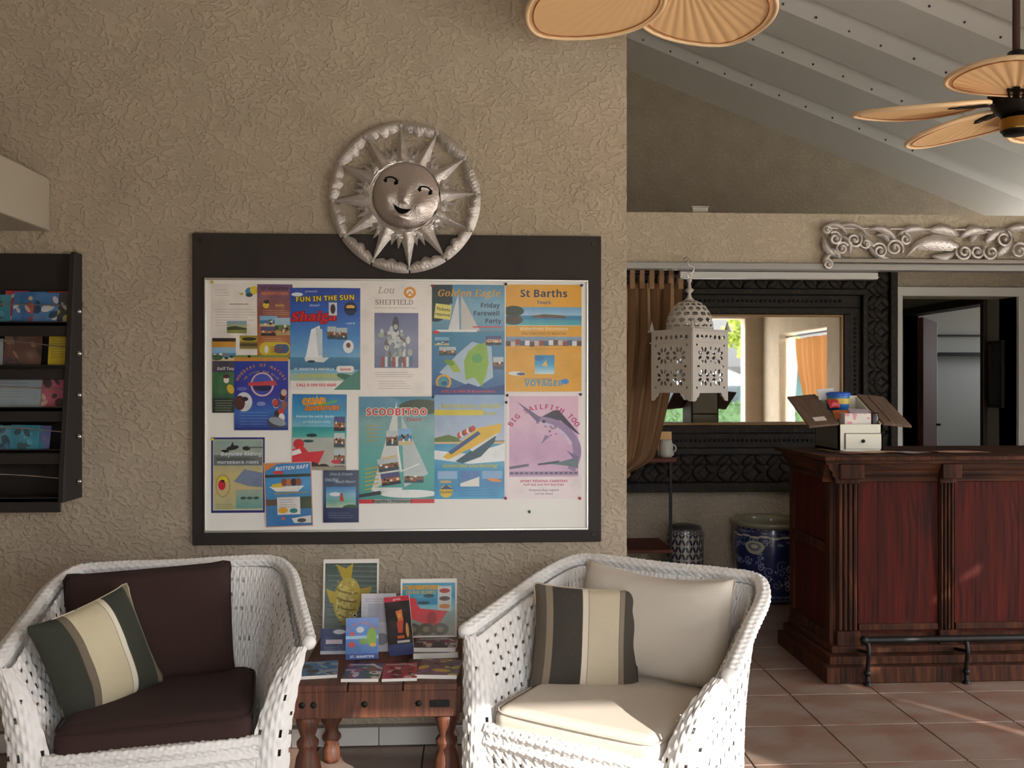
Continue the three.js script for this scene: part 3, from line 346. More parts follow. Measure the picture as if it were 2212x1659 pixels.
    E(c, '#9c8c52', w * .42, 244, 20, 14, .1); E(c, '#dfe0cc', w * .58, 214, 9); E(c, '#20241f', w * .58, 214, 5); for (let i = 0; i < 14; i++) E(c, '#a4ada6', w * (.1 + .85 * hash2(i, 5, 3)), h - 50 + 44 * hash2(i, 6, 3), 14, 8);
  },
  whiteflyer(c, w, h) { R(c, '#c4c2c8', 0, 0, w, h); R(c, '#a9aab8', w * .2, 36, w * .55, 70); lines(c, 14, 20, w * .7, 2, 8, '#8c8a94'); lines(c, 20, 118, w * .6, 5, 8, '#9a98a4'); E(c, '#7a7a84', w * .6, 168, 26, 22); },
  bluecard(c, w, h) { R(c, '#2a3460', 0, 0, w, h); E(c, '#c4c8cc', w * .7, 16, 26, 11); R(c, '#c9b8c4', w * .2, 52, w * .62, 20); lines(c, 14, 88, w * .8, 4, 9, '#5a6490', 3); R(c, '#b4b8c8', 0, h - 16, w, 16); },
  map(c, w, h) { VG(c, 0, 0, w, h, '#5f84c8', '#4a78c4', '#3f6cb8'); arcText(c, 'ISLAND TRAVELMAP', w * .5, 90, 66, -2.5, -.65, 12, '#d86a4a'); E(c, '#c8ccd4', w * .44, 46, 16, 12); R(c, '#9cc0dc', 0, 70, w, 12); E(c, '#7aa83a', w * .8, 76, 20, 38); E(c, '#6f9c3a', w * .55, 92, 18, 12); E(c, '#c83a3a', w * .18, 104, 14, 11); E(c, '#d84a3a', w * .2, 62, 9, 8); E(c, '#dca83a', w * .84, 106, 13, 8); R(c, '#2f4c94', 0, h - 22, w, 22); TX(c, 'ST. MAARTEN', w * .5, h - 6, 15, '#e6e8ee'); },
  red(c, w, h) { R(c, '#1f1a1c', 0, 0, w, h); R(c, '#c4283a', 0, 0, w, 20); TX(c, 'guide', w * .5, 15, 13, '#e8c0c4'); PG(c, '#d86a34', w * .4, 60, w * .66, 54, w * .7, 100, w * .5, 110); PG(c, '#c8402c', w * .42, 104, w * .7, 98, w * .62, 150, w * .44, 148); E(c, '#e09a4a', w * .55, 78, 8, 10); R(c, '#d85a34', w * .4, 160, w * .28, 12); R(c, '#cfc6c0', w * .38, 180, w * .5, 10); R(c, '#2f3a68', 0, h - 46, w, 46); E(c, '#d8904a', w * .82, 140, 7, 30); },
  quadtwo(c, w, h) { VG(c, 0, 0, w, h * .5, '#4fa0c4', '#3f93b8', '#7fc0c8'); VG(c, 0, h * .5, w, h * .5, '#8fb0ac', '#7a7468'); TX(c, 'L’AVENTURE', w * .36, 32, 26, '#e0953a', 'bold', 'center', 0, '#c9a03a'); TX(c, 'QUAD RIDES', w * .34, 54, 21, '#d8a83a'); R(c, '#3a86ac', 0, 74, w * .66, 34); E(c, '#2c4a54', w * .5, 64, 22, 9); E(c, '#2c5058', w * .4, 98, 26, 8); R(c, '#c4c4c0', w * .67, 16, w * .26, 124); for (let k = 0; k < 3; k++) E(c, ['#a8403a', '#5a4a48', '#c87a3a'][k], w * .8, 40 + 38 * k, 22, 11); PG(c, '#d8404a', w * .06, 110, w * .24, 90, w * .34, 126, w * .86, 140, w * .66, 214, w * .4, 200, w * .1, 168); E(c, '#d83a44', w * .18, 92, 20, 19); E(c, '#a8343a', w * .56, 176, 20, 36); for (const x of [.2, .45, .72]) { E(c, '#4f4a40', w * x, 228, 34, 30); E(c, '#7a7258', w * x, 228, 14, 14); } },
  mag(c, w, h, k) { const P5 = [['#3a6fa0', '#22303c', '#8a9aa8'], ['#3a3444', '#8a3a44', '#c9b8b4'], ['#a83a44', '#5a2a34', '#c9a8a4'], ['#5a4a4a', '#c9a83a', '#7a4a6a']][k % 4]; R(c, P5[0], 0, 0, w, h); for (let i = 0; i < 26; i++) E(c, P5[i % 3], w * hash2(i, k, 1), h * hash2(i, k, 2), 10 + 24 * hash2(i, k, 3), 6 + 14 * hash2(i, k, 4), hash2(i, k, 5) * 3); R(c, P5[2], 10, 10, w * .6, 14); noiseOver(c, w, h, .2); },
  leaflet(c, w, h, k) { const P5 = [['#b82a34', '#3a6cae', '#cfd2d4'], ['#3a70b0', '#c8ccd0', '#b0303a'], ['#2f66a8', '#d0b89a', '#a83a34'], ['#3f78b8', '#d6d8dc', '#22405c'], ['#45484a', '#c9c24a', '#c6cace'], ['#5c4038', '#8a6a54', '#3a3034'], ['#c0a924', '#8f7a18', '#d8c64a'], ['#93a3ac', '#7b8b96', '#aab8c0'], ['#b0506a', '#3a2a2c', '#c9a08c'], ['#2f86a0', '#4a9cb8', '#33505c'], ['#3f8fae', '#55608f', '#2a4a5c'], ['#4f5a9c', '#8a9ac4', '#2a86a4']][k % 12]; R(c, P5[0], 0, 0, w, h); for (let i = 0; i < 12; i++) { if (hash2(i, k, 8) > .4) E(c, P5[1 + i % 2], w * hash2(i, k, 1), h * (.15 + .8 * hash2(i, k, 2)), 8 + 20 * hash2(i, k, 3), 6 + 22 * hash2(i, k, 4), 1); } if (k === 6 || k === 7) { R(c, P5[0], 0, 0, w, h); lines(c, 12, 22, w * .8, Math.floor(h / 16) - 2, 14, P5[1], 3); } R(c, P5[0], 0, 0, w, 14); },
};
// a sheet of print with real thickness; bow lifts its middle a little
function sheetGeo(w, h, t = .0008, bow = .003) {
  const f = (s) => (u, v, p) => p.set((u - .5) * w, (v - .5) * h, bow * Math.sin(u * Math.PI) * (.4 + .6 * v) + (s ? t : 0));
  const front = grid(f(true), 8, 8), back = grid(f(false), 8, 8); back.index.array.reverse(); back.computeVertexNormals();
  const edges = []; for (const [a, b] of [[0, 0], [0, 1], [1, 0], [1, 1]]) edges.push(grid((u, v, p) => { if (a) f(v > .5)(u, b, p); else f(v > .5)(b, u, p); }, 8, 1)); 
  edges.forEach((e) => e.attributes.uv.array.fill(.02)); back.attributes.uv.array.fill(.02);
  return merge([front, back, ...edges]);
}
function aged(c, w, h, s) {           // uneven inks and soft mottling of cheap colour printing
  for (let i = 0; i < 70; i++) { const g = hash2(i, s, 41), q = hash2(i, s, 42), x = w * hash2(i, s, 43), y = h * hash2(i, s, 44), r = 6 + 34 * q, k = c.createRadialGradient(x, y, 0, x, y, r), col = ['255,250,235', '20,26,40', '150,120,80', '40,80,100'][Math.floor(g * 4)]; k.addColorStop(0, 'rgba(' + col + ',' + (.02 + .05 * q) + ')'); k.addColorStop(1, 'rgba(' + col + ',0)'); c.fillStyle = k; c.fillRect(x - r, y - r, 2 * r, 2 * r); }
  for (let i = 0; i < w * h / 150; i++) { const g = hash2(i, s, 51), q = hash2(i, s, 52); c.fillStyle = (g > .5 ? 'rgba(255,255,250,' : 'rgba(30,30,36,') + (.02 + .06 * q) + ')'; c.fillRect(w * hash2(i, s, 53), h * hash2(i, s, 54), 1.5 + 4 * q, 1.5 + 3 * g); }
  c.fillStyle = 'rgba(120,112,104,.10)'; c.fillRect(0, 0, w, h);
}
const designH = { fun: 466, sheffield: 480, eagle: 478, barths: 486, scoob: 470, adventure: 470, sailfish: 494, horse: 318, boat: 272, dive: 210 };      // heights the layouts were drawn for
const printed = (draw, w, h, gloss = .32, k = 0) => M(0xffffff, gloss, { map: canvasTex(w, h, (c, W, H) => { const D = designH[draw.name] ?? H; c.save(); c.scale(1, H / D); draw(c, W, D, k); c.restore(); aged(c, W, H, w + k); }) });
const posters = [
  ['paper_notice', 'white printed letter with small beach photos, top corner of the board', 'letter', -.861, 1.619, .175, .271, 0, 0],
  ['brochure_sheet', 'narrow purple and brown brochure beside the white letter', 'brown', -.713, 1.614, .131, .281, .0012, 0],
  ['poster', 'blue sailing poster with yellow headline and red script', 'fun', -.525, 1.55, .262, .384, .0022, 0],
  ['poster', 'white jewellery poster with grey figure photo and orange emblem', 'sheffield', -.261, 1.552, .267, .423, 0, 0],
  ['poster', 'blue island map poster with gold script and yellow sticker', 'eagle', .014, 1.547, .276, .42, 0, 0],
  ['poster', 'orange poster with beach photo strips and blue square emblem', 'barths', .302, 1.555, .29, .408, 0, 0],
  ['brochure_sheet', 'narrow dark green brochure with yellow balls', 'green', -.901, 1.412, .087, .28, .0022, 0],
  ['poster', 'deep blue wildlife poster with curved orange lettering', 'dolphin', -.763, 1.347, .2, .281, .0035, 0],
  ['poster', 'turquoise poster with red quad bike on the notice board', 'quad', -.547, 1.198, .203, .286, .0022, -.008],
  ['poster', 'teal catamaran poster with red and pale lettering', 'scoob', -.257, 1.13, .284, .404, .0012, 0],
  ['poster', 'light blue poster with a leaping yellow speedboat', 'adventure', .018, 1.141, .267, .396, 0, 0],
  ['poster', 'pink fishing poster with a leaping sailfish', 'sailfish', .302, 1.144, .29, .406, 0, 0],
  ['poster', 'navy bordered horse riding poster with sandy beach', 'horse', -.85, 1.038, .198, .283, 0, 0],
  ['poster', 'small poster of a white dinghy with orange edge', 'boat', -.662, .964, .178, .243, .0035, .03],
  ['brochure_sheet', 'small dark blue diving flyer with framed beach photo', 'dive', -.466, .956, .133, .197, .0046, 0],
];
for (const [name, label, key, x, y, w, h, lift, tilt] of posters)
  solo(name, label, /poster/.test(name) ? 'poster' : 'flyer', sheetGeo(w, h, .0008, .0022), printed(art[key], Math.round(w * 1100), Math.round(h * 1100)), [x, y, .0305 + lift], [0, 0, tilt], 'prints pinned on the notice board');
{
  const pinG = lathe([[0, 0], [.0052, 0], [.0052, .002], [.003, .004], [.003, .008], [.005, .010], [.004, .0115], [0, .012]], 10).rotateX(Math.PI / 2);
  const pins = [['yellow', 0xb9a52c, -.944, 1.762, 'holding the white letter'], ['yellow', 0xb9a52c, -.943, 1.173, 'holding the horse riding poster'], ['black', 0x16161a, .157, 1.76, 'between the tops of the map and orange posters'], ['black', 0x16161a, .162, 1.337, 'between the foot of the map and orange posters'], ['black', 0x16161a, .158, 1.31, 'between the tops of the speedboat and sailfish posters'], ['black', 0x16161a, -.806, 1.483, 'above the dark green brochure'], ['blue', 0x2c3c70, .447, 1.757, 'at the top of the orange poster'], ['blue', 0x2c3c70, .443, 1.34, 'at the foot of the orange poster'], ['red', 0xb02430, -.122, 1.752, 'between the white jewellery poster and the map poster'], ['red', 0xb02430, .156, .945, 'between the foot of the speedboat and sailfish posters'], ['red', 0xb02430, .44, .943, 'at the sailfish poster corner by the board edge'], ['green', 0x1d4a38, .246, .893, 'alone on the bare white board'], ['green', 0x1d4a38, -.119, 1.332, 'at the top of the teal catamaran poster']], pm = {};
  for (const [k, col, x, y, where] of pins) solo('push_pin', `small ${k} push pin ${where}`, 'push pin', pinG, pm[k] ??= M(col, .35), [x, y, .034], [0, 0, 0], 'push pins on the notice board');
}

// ---------------------------------------------------------------- metal sun
{
  const t = thing('sun_ornament', 'round silver metal sun with a smiling face', 'wall ornament', [-.226, 2.086, .03]);
  const tilt = -.27, R0 = .287, RI = .252, RF = .128, RB = .165;
  const ang = (k) => Math.PI / 2 + .06 - k * Math.PI / 6;
  // outer ring: twelve tooled segments with scalloped inner edges
  for (let k = 0; k < 12; k++) {
    const a0 = ang(k), a1 = ang(k + 1);
    part('rim_segment', grid((u, v, p) => {
      const a = lerp(a0, a1, lerp(.02, .98, u)), sc = Math.sin(u * Math.PI), ri = RI - .006 - .011 * Math.abs(Math.sin(u * Math.PI * 3)) * sc + .012 * (1 - sc), r = lerp(ri, R0, v);
      const cross = Math.sin(v * Math.PI), tool = .0011 * Math.sin(u * 60 + v * 9);
      p.set(r * Math.cos(a), r * Math.sin(a), .004 + .013 * cross * (.35 + .65 * Math.pow(sc, .5)) + tool * cross);
    }, 36, 10), silver, t);
    part('rivet', new THREE.SphereGeometry(.0085, 10, 8).scale(1, 1, .8), silver, t, [(R0 - .017) * Math.cos(a0), (R0 - .017) * Math.sin(a0), .014]);
    // long ray: folded spike from the face plate to the ring
    const wob = .03 * Math.sin(k * 2.3), c0 = V(Math.cos(a0 + wob), Math.sin(a0 + wob), 0), tipv = V(Math.cos(a0), Math.sin(a0), 0).multiplyScalar(RI + .012), side = V(-c0.y, c0.x, 0);
    part('long_ray', grid((u, v, p) => { const w = .037 * (1 - v) * (1 - .25 * Math.sin(v * Math.PI)) + .002; p.copy(c0).multiplyScalar(RB - .03).lerp(tipv, v).addScaledVector(side, (u - .5) * 2 * w); p.z = .008 + (1 - Math.abs(u - .5) * 2) * .020 * (1 - v * .65); }, 6, 10), silver, t);
    const a2 = a0 - Math.PI / 12, c2 = V(Math.cos(a2), Math.sin(a2), 0), s2 = V(-c2.y, c2.x, 0);
    for (const q of [-1, 1]) part('short_ray', grid((u, v, p) => { const w = .011 * (1 - v) + .0015; p.copy(c2).multiplyScalar(lerp(RB - .012, RB + .022 + (q > 0 ? .008 : 0), v)).addScaledVector(s2, q * .010 + q * .004 * v + (u - .5) * 2 * w); p.z = .008 + (1 - Math.abs(u - .5) * 2) * .010 * (1 - v * .6); }, 4, 5), silver, t);
    part('rivet', new THREE.SphereGeometry(.0075, 10, 8), silver, t, [(RB - .011) * Math.cos(a2), (RB - .011) * Math.sin(a2), .021]);
  }
  part('face_plate', [lathe([[.0, .006], [.10, .008], [.135, .014], [.155, .016], [RB, .008], [RB - .002, .002]], 64).rotateX(Math.PI / 2)], silver, t);
  // domed face with pierced eyes, brows and mouth
  const cut = (x, y) => {
    for (const sx of [-1, 1]) {
      const ex = x - sx * .066, ey = y - .030, rb = Math.hypot(ex, (ey + .010) * 1.15);
      if (ey > .006 && rb > .0275 && rb < .0345 && Math.abs(ex) < .029) return true;                                   // brow
      if (Math.abs(ey + .001 * 0) < .0085) { const k = Math.abs(ey) / .0085; if (ex > -.030 + .010 * k && ex < -.014 - .004 * k) return true; if (ex > .012 + .004 * k && ex < .030 - .010 * k) return true; }   // corners of the eye
    }
    const q = x / .037, my = y + .060 - .013 * q * q; return Math.abs(q) < 1 && my < .004 * (1 - q * q) && my > -.017 * (1 - q * q);
  };
  const NU = 150, face = grid((u, v, p) => {
    const x0 = (u - .5) * 2, y0 = (v - .5) * 2, x = x0 * Math.sqrt(1 - y0 * y0 / 2), y = y0 * Math.sqrt(1 - x0 * x0 / 2), r = Math.hypot(x, y), X = x * RF, Y = y * RF;
    let z = .012 + .044 * Math.sqrt(Math.max(0, 1 - Math.pow(r, 2.6)));
    const nose = Math.exp(-((X / .017) ** 2)) * clamp((.045 - Y) / .06, 0, 1) * (Y > -.026 ? 1 : Math.exp(-(((Y + .026) / .011) ** 2))); z += .010 * nose;
    for (const s of [-1, 1]) z += .008 * Math.exp(-(((X - s * .065) / .03) ** 2 + ((Y + .03) / .03) ** 2)) - .004 * Math.exp(-(((X - s * .066) / .03) ** 2 + ((Y - .032) / .018) ** 2));
    z += .009 * Math.exp(-((X / .03) ** 2 + ((Y + .086) / .010) ** 2)) + .010 * Math.exp(-((X / .03) ** 2 + ((Y + .105) / .02) ** 2)) * (1 - r * r);
    p.set(X, Y, z);
  }, NU, NU, (u, v) => { const x0 = (u - .5) * 2, y0 = (v - .5) * 2; return cut(x0 * Math.sqrt(1 - y0 * y0 / 2) * RF, y0 * Math.sqrt(1 - x0 * x0 / 2) * RF); });
  part('face', face, M(0xbfb6b0, .46, { metalness: 1, bumpMap: silver.bumpMap, bumpScale: .0006 }), t, [.006, .004, 0], [0, 0, tilt]);
  part('face_backing', new THREE.CylinderGeometry(.112, .112, .002, 40).rotateX(Math.PI / 2), iron, t, [.006, .004, .010]);
}

// ---------------------------------------------------------------- brochure rack on the wall
{
  const t = thing('brochure_rack', 'dark brown wall rack with sloping pockets and wire guards', 'rack', [0, 0, .002]);
  const X0 = -2.45, X1 = -1.434, YB = .957, YT = 1.866;
  part('back_panel', ext(X0, X1 - .02, YB, YT, 0, .014), rackWood, t);
  for (const x of [X0, X1 - .02]) part('side_panel', prism([[0, YB], [.155, YB], [.15, YB + .10], [.10, 1.45], [.062, YT - .02], [.05, YT], [0, YT]], .02, [], .002).applyMatrix4(new THREE.Matrix4().makeBasis(V(0, 0, 1), V(0, 1, 0), V(-1, 0, 0))).translate(x + .02, 0, 0), rackWood, t);
  const tiers = [[1.605, .075], [1.446, .09], [1.293, .105], [1.140, .12], [.968, .14]];
  tiers.forEach(([y, d], i) => {
    part('shelf', ext(X0 + .02, X1 - .02, y - .012, y, .014, d), rackWood, t);
    part('pocket_front', ext(X0 + .02, X1 - .02, y - .05, y + .004, d - .012, d, .002), rackWood, t);
    const yw = [1.668, 1.512, 1.359, 1.206, 1.04][i], pts = []; for (let k = 0; k <= 8; k++) { const u = k / 8; pts.push(V(lerp(X0 + .02, X1 - .02, u), yw + [.004, .03, .014, .022, .02][i] * Math.sin(u * Math.PI) * (1 + .5 * Math.sin(u * 9)), d - .004 + .01 * Math.sin(u * Math.PI))); }
    part('guard_wire', tube(pts, .0022, 32, 5), chrome, t);
    const nut = part('cap_nut', [new THREE.CylinderGeometry(.009, .010, .008, 6).rotateZ(Math.PI / 2), new THREE.SphereGeometry(.0075, 10, 8).translate(.007, 0, 0)], chrome, t, [X1 + .005, yw - .02, .05]);
  });
  const brs = [ // x centre, y base, w, h, z, tilt, art index, label
    [-1.72, 1.606, .09, .105, .050, 0, 9, 'blue leaflet at the hidden end of the top rack pocket'], [-1.655, 1.606, .085, .120, .047, 0, 0, 'red edged leaflet at the back of the top rack pocket'], [-1.625, 1.606, .085, .114, .052, -.05, 1, 'white and blue leaflet fanned in the top rack pocket'], [-1.585, 1.606, .09, .116, .056, .03, 2, 'blue leaflet with figures fanned in the top rack pocket'], [-1.545, 1.606, .085, .112, .060, -.04, 3, 'blue sailing leaflet fanned in the top rack pocket'], [-1.505, 1.606, .085, .114, .050, .04, 4, 'grey and yellow leaflet next to the rack side panel'], [-1.50, 1.606, .088, .119, .045, 0, 0, 'red backed leaflet behind the grey and yellow one'],
    [-1.745, 1.447, .10, .10, .060, .02, 7, 'pale leaflet in the second rack pocket'], [-1.625, 1.447, .135, .125, .062, 0, 5, 'brown leaflet in the second rack pocket'], [-1.492, 1.447, .076, .128, .068, 0, 6, 'yellow leaflet in the second rack pocket'],
    [-1.655, 1.294, .215, .125, .075, 0, 7, 'wide pale blue newsletter in the third rack pocket'], [-1.502, 1.294, .092, .13, .08, 0, 8, 'pink leaflet in the third rack pocket'],
    [-1.735, 1.141, .10, .09, .090, 0, 9, 'teal leaflet partly out of the fourth rack pocket'], [-1.665, 1.141, .10, .088, .095, .02, 10, 'sea green leaflet in the fourth rack pocket'], [-1.60, 1.141, .10, .09, .100, -.02, 9, 'teal leaflet with dark island in the fourth rack pocket'], [-1.545, 1.141, .06, .088, .090, -.04, 11, 'violet blue leaflet in the fourth rack pocket'],
  ];
  for (const [x, y, w, h, z, tilt, k, label] of brs) solo('leaflet', label, 'leaflet', box(w, h, .003).translate(0, h / 2, 0).toNonIndexed ? (() => { const g = new THREE.BoxGeometry(w, h, .003); g.translate(0, h / 2, 0); return g; })() : null, printed(art.leaflet, Math.round(w * 1400), Math.round(h * 1400), .35, k), [x, y, z], [-.12, 0, tilt], 'leaflets in the wall rack');
}
// ---------------------------------------------------------------- fabrics
const weaveBump = dataTex(128, 128, (u, v, c) => { const a = Math.sin(u * 2 * Math.PI * 16), b = Math.sin(v * 2 * Math.PI * 16); c[0] = c[1] = c[2] = 128 + 60 * (a * b > 0 ? a : b) * .8 + 40 * (tnoise(u * 32, v * 32, 32, 32, 5) - .5); }, false, 9);
const fabric = (col, extra = {}) => P(col, .95, { sheen: .25, sheenRoughness: .6, bumpMap: weaveBump, bumpScale: .0006, ...extra });
const brownCloth = fabric(0x35201c), beigeCloth = fabric(0xcabfb0);
function stripeTex(stops) { return canvasTex(256, 256, (c, w, h) => { let x = 0; for (const [f, col] of stops) { R(c, col, x, 0, f * w + 1, h); x += f * w; } x = 0; for (const [f] of stops) { x += f * w; LN(c, 'rgba(60,50,40,.5)', 1.5, x, 0, x, h); } noiseOver(c, w, h, .05); }); }
const darkStripe = fabric(0xffffff, { map: stripeTex([[.24, '#32332a'], [.07, '#6d6152'], [.33, '#c2b596'], [.06, '#d6cdb8'], [.24, '#34352b'], [.06, '#77705e']]) });
const lightStripe = fabric(0xffffff, { map: stripeTex([[.10, '#5a5044'], [.07, '#8a7a68'], [.28, '#3f3a33'], [.06, '#d8ccb8'], [.30, '#c4b69c'], [.05, '#8a7c6a'], [.14, '#4a443b']]) });
// stuffed cushion: both faces of a pinched, crowned square
function cushionGeo(w, h, t, o = {}) {
  const { pw = 2.6, ex = .55, pinch = .05, wr = .004, n = 40, sag = 0, seed = 1 } = o;
  const f = (s) => (u, v, p) => {
    const a = u * 2 - 1, b = v * 2 - 1, A = 1 - Math.pow(Math.abs(a), pw), B = 1 - Math.pow(Math.abs(b), pw), th = Math.pow(Math.max(0, A * B), ex);
    const x = a * w / 2 * (1 - pinch * (1 - b * b)), y = b * h / 2 * (1 - pinch * (1 - a * a)) - sag * (1 - a * a) * (b > 0 ? b : 0);
    const k = wr * (tnoise(u * 5 + 9, v * 7, 97, 97, seed) + .6 * tnoise(u * 11 + 3, v * 4, 97, 97, seed + 1) - .8) * th;
    p.set(x, y, s * (t / 2 * th) + k);
  };
  const a = grid(f(1), n, n), b = grid(f(-1), n, n); b.index.array.reverse(); b.computeVertexNormals(); return merge([a, b]);
}
function seamGeo(w, h, o = {}) { const { pinch = .05, sag = 0, r = .004 } = o, pts = []; for (let s = 0; s < 4; s++) for (let k = 0; k < 8; k++) { const q = k / 8 * 2 - 1, [a, b] = [[q, -1], [1, q], [-q, 1], [-1, -q]][s]; pts.push(V(a * w / 2 * (1 - pinch * (1 - b * b)), b * h / 2 * (1 - pinch * (1 - a * a)) - sag * (1 - a * a) * (b > 0 ? b : 0), 0)); } return tube(pts, r, 80, 5, true); }
// box cushion with rounded, slightly crowned faces
function boxCushion(w, h, d, r = .035, crown = .012, seed = 2) {
  const g = new RoundedBoxGeometry(w, h, d, 10, r), p = g.attributes.position;
  for (let i = 0; i < p.count; i++) { const x = p.getX(i) / (w / 2), y = p.getY(i) / (h / 2), z = p.getZ(i) / (d / 2); const k = (1 - x * x) * (1 - z * z); p.setY(i, p.getY(i) + Math.sign(y) * crown * Math.max(0, k) * Math.abs(y)); p.setZ(i, p.getZ(i) * (1 + .012 * (1 - x * x))); }
  g.computeVertexNormals(); return metric(g);
}

// ---------------------------------------------------------------- wicker armchairs
const wicker = M(0xe4e0da, .5);
const cr = (pts) => new THREE.CatmullRomCurve3(pts.map((p) => V(...p)));
const half = (list) => cr([...list.slice(1).reverse().map(([x, y, z]) => [-x, y, z]), ...list]);
const rimC = half([[0, .735, -.38], [.21, .738, -.38], [.325, .735, -.362], [.376, .712, -.27], [.402, .66, -.03], [.425, .60, .235]]);
const midC = half([[0, .38, -.33], [.18, .38, -.33], [.30, .38, -.30], [.345, .37, -.19], [.36, .355, .06], [.368, .335, .325]]);
const footC = half([[0, 0, -.31], [.18, 0, -.31], [.30, 0, -.285], [.345, 0, -.17], [.362, 0, .08], [.37, 0, .335]]);
const inTopC = half([[0, .725, -.345], [.19, .727, -.343], [.295, .722, -.322], [.34, .70, -.245], [.364, .648, -.03], [.383, .585, .225]]);
const inLowC = half([[0, .32, -.25], [.15, .32, -.247], [.235, .32, -.21], [.262, .32, -.1], [.268, .32, .1], [.268, .33, .315]]);
const quad3 = (a, b, c, v, p) => { const k = 2 * (v - .5) * (v - 1), l = -4 * v * (v - 1), m = 2 * v * (v - .5); return p.set(a.x * k + b.x * l + c.x * m, a.y * k + b.y * l + c.y * m, a.z * k + b.z * l + c.z * m); };
function woven(P0, lu, lv, o = {}) {         // surface with an over-and-under weave and real gaps between strands
  const { step = .0042, pu = .0165, pv = .056, amp = .0068, slant = .35, gaps = .75, dir = 1 } = o, nu = Math.round(lu / step), nv = Math.round(lv / step), a = V(), b = V(), c = V(), n = V();
  const strand = (U, Vv) => { const q = U / pu + slant * Vv / pu * .3, i = Math.floor(q), f = q - i; return [i, f, Vv / pv + i * .5]; };
  const g = grid((u, v, p) => {
    P0(u, v, p); const e = 1e-3; P0(Math.min(1, u + e), v, a); P0(Math.max(0, u - e), v, b); a.sub(b); P0(u, Math.min(1, v + e), b); P0(u, Math.max(0, v - e), c); b.sub(c); n.crossVectors(a, b).normalize();
    const [i, f, q] = strand(u * lu, v * lv), up = .5 + .5 * Math.cos(2 * Math.PI * q), h = Math.sqrt(Math.max(0, Math.sin(Math.PI * f))) * (.45 + .55 * up) + .18 * (hash2(i, Math.floor(q), 4) - .5);
    p.addScaledVector(n, dir * amp * h);
  }, nu, nv, gaps ? (u, v) => { const [i, f, q] = strand(u * lu, v * lv), w = q - Math.floor(q), r = hash2(i, Math.floor(q), 12); return u > .015 && u < .985 && v > .05 && v < .93 && (i % 2 === 0) && r < gaps && f > .5 - .36 * (.6 + .5 * r) && f < .5 + .36 * (.6 + .5 * r) && Math.abs(w - .5) < .11 + .07 * hash2(i, Math.floor(q), 13); } : null);
  return g;
}
function braid(curve, R1, seg, opt = {}) {   // thick plaited roll
  const { ridges = 3, pitch = .03 } = opt, len = curve.getLength(), fr = curve.computeFrenetFrames(seg, false), c = V();
  return grid((u, v, p) => { const i = Math.round(u * seg), th = v * 2 * Math.PI; curve.getPointAt(u, c); const s = u * len, r = R1 * (.72 + .30 * Math.pow(Math.abs(Math.sin(th * ridges / 1 + .5 * Math.sin(s / pitch * 2 * Math.PI))), .6) + .07 * Math.sin(s / pitch * 2 * Math.PI * 2 + th * 2)); p.copy(c).addScaledVector(fr.normals[i], r * Math.cos(th)).addScaledVector(fr.binormals[i], r * Math.sin(th)); }, seg, 28);
}
const chairGeos = (() => {
  const A = V(), B = V(), C = V();
  const outer = woven((u, v, p) => { footC.getPoint(u, A); midC.getPoint(u, B); rimC.getPoint(u, C); quad3(A, B, C, v, p); }, 2.0, .72, { dir: 1 });
  const inner = woven((u, v, p) => { inLowC.getPoint(u, A); inTopC.getPoint(u, C); B.copy(A).lerp(C, .5); B.x *= .985; quad3(A, B, C, v, p); }, 1.75, .42, { dir: -1, pv: .05, pu: .015, gaps: .8 });
  const fronts = [-1, 1].map((s) => woven((u, v, p) => {
    footC.getPoint(s > 0 ? 1 : 0, A); midC.getPoint(s > 0 ? 1 : 0, B); rimC.getPoint(s > 0 ? 1 : 0, C); const o = quad3(A, B, C, v, V());
    const i = quad3(V(s * .268, 0, .345), V(s * .266, .345, .325), V(s * .383, .585, .228), v, V()); p.copy(i).lerp(o, u); p.z += .022 * Math.sin(u * Math.PI);
  }, .105, .70, { gaps: .4, pu: .0145, pv: .06, slant: .2, dir: s }));
  const panel = woven((u, v, p) => p.set((u - .5) * .545, v * .35, .345 + .012 * Math.sin(u * Math.PI)), .545, .35, { slant: 2.2, gaps: .5, pv: .05 });
  const capped = [0, 1].map((u) => new THREE.SphereGeometry(.0225, 16, 12).translate(...rimC.getPoint(u).toArray()));
  const rim = merge([braid(rimC.clone(), .024, 360), ...capped]), rail = [braid(cr([[-.28, .352, .33], [0, .357, .352], [.28, .352, .33]]), .020, 120), braid(cr([[-.28, .318, .338], [0, .322, .358], [.28, .318, .338]]), .017, 120)];
  const deck = ext(-.26, .26, .28, .315, -.24, .325);
  return { outer, inner, fronts, panel, rim, rail, deck };
})();
function armchair(label, pos, turn) {
  const t = thing('wicker_armchair', label, 'armchair', pos, turn, 'white wicker armchairs'), G = chairGeos;
  part('outer_shell', G.outer, wicker, t); part('inner_shell', G.inner, wicker, t);
  for (const f of G.fronts) part('arm_front', f, wicker, t);
  part('front_panel', G.panel, wicker, t); part('rim', G.rim, wicker, t); for (const r of G.rail) part('seat_rail', r, wicker, t);
  part('seat_deck', G.deck, wicker, t);
  return t;
}
const chairA = { p: [-.935, 0, .575], r: 12 * Math.PI / 180, tip: -.05 }, chairB = { p: [.485, 0, .66], r: -34 * Math.PI / 180, tip: 0 };
armchair('white wicker armchair with dark brown cushions', chairA.p, chairA.r);
armchair('white wicker armchair with beige cushions, partly in sunlight', chairB.p, chairB.r);
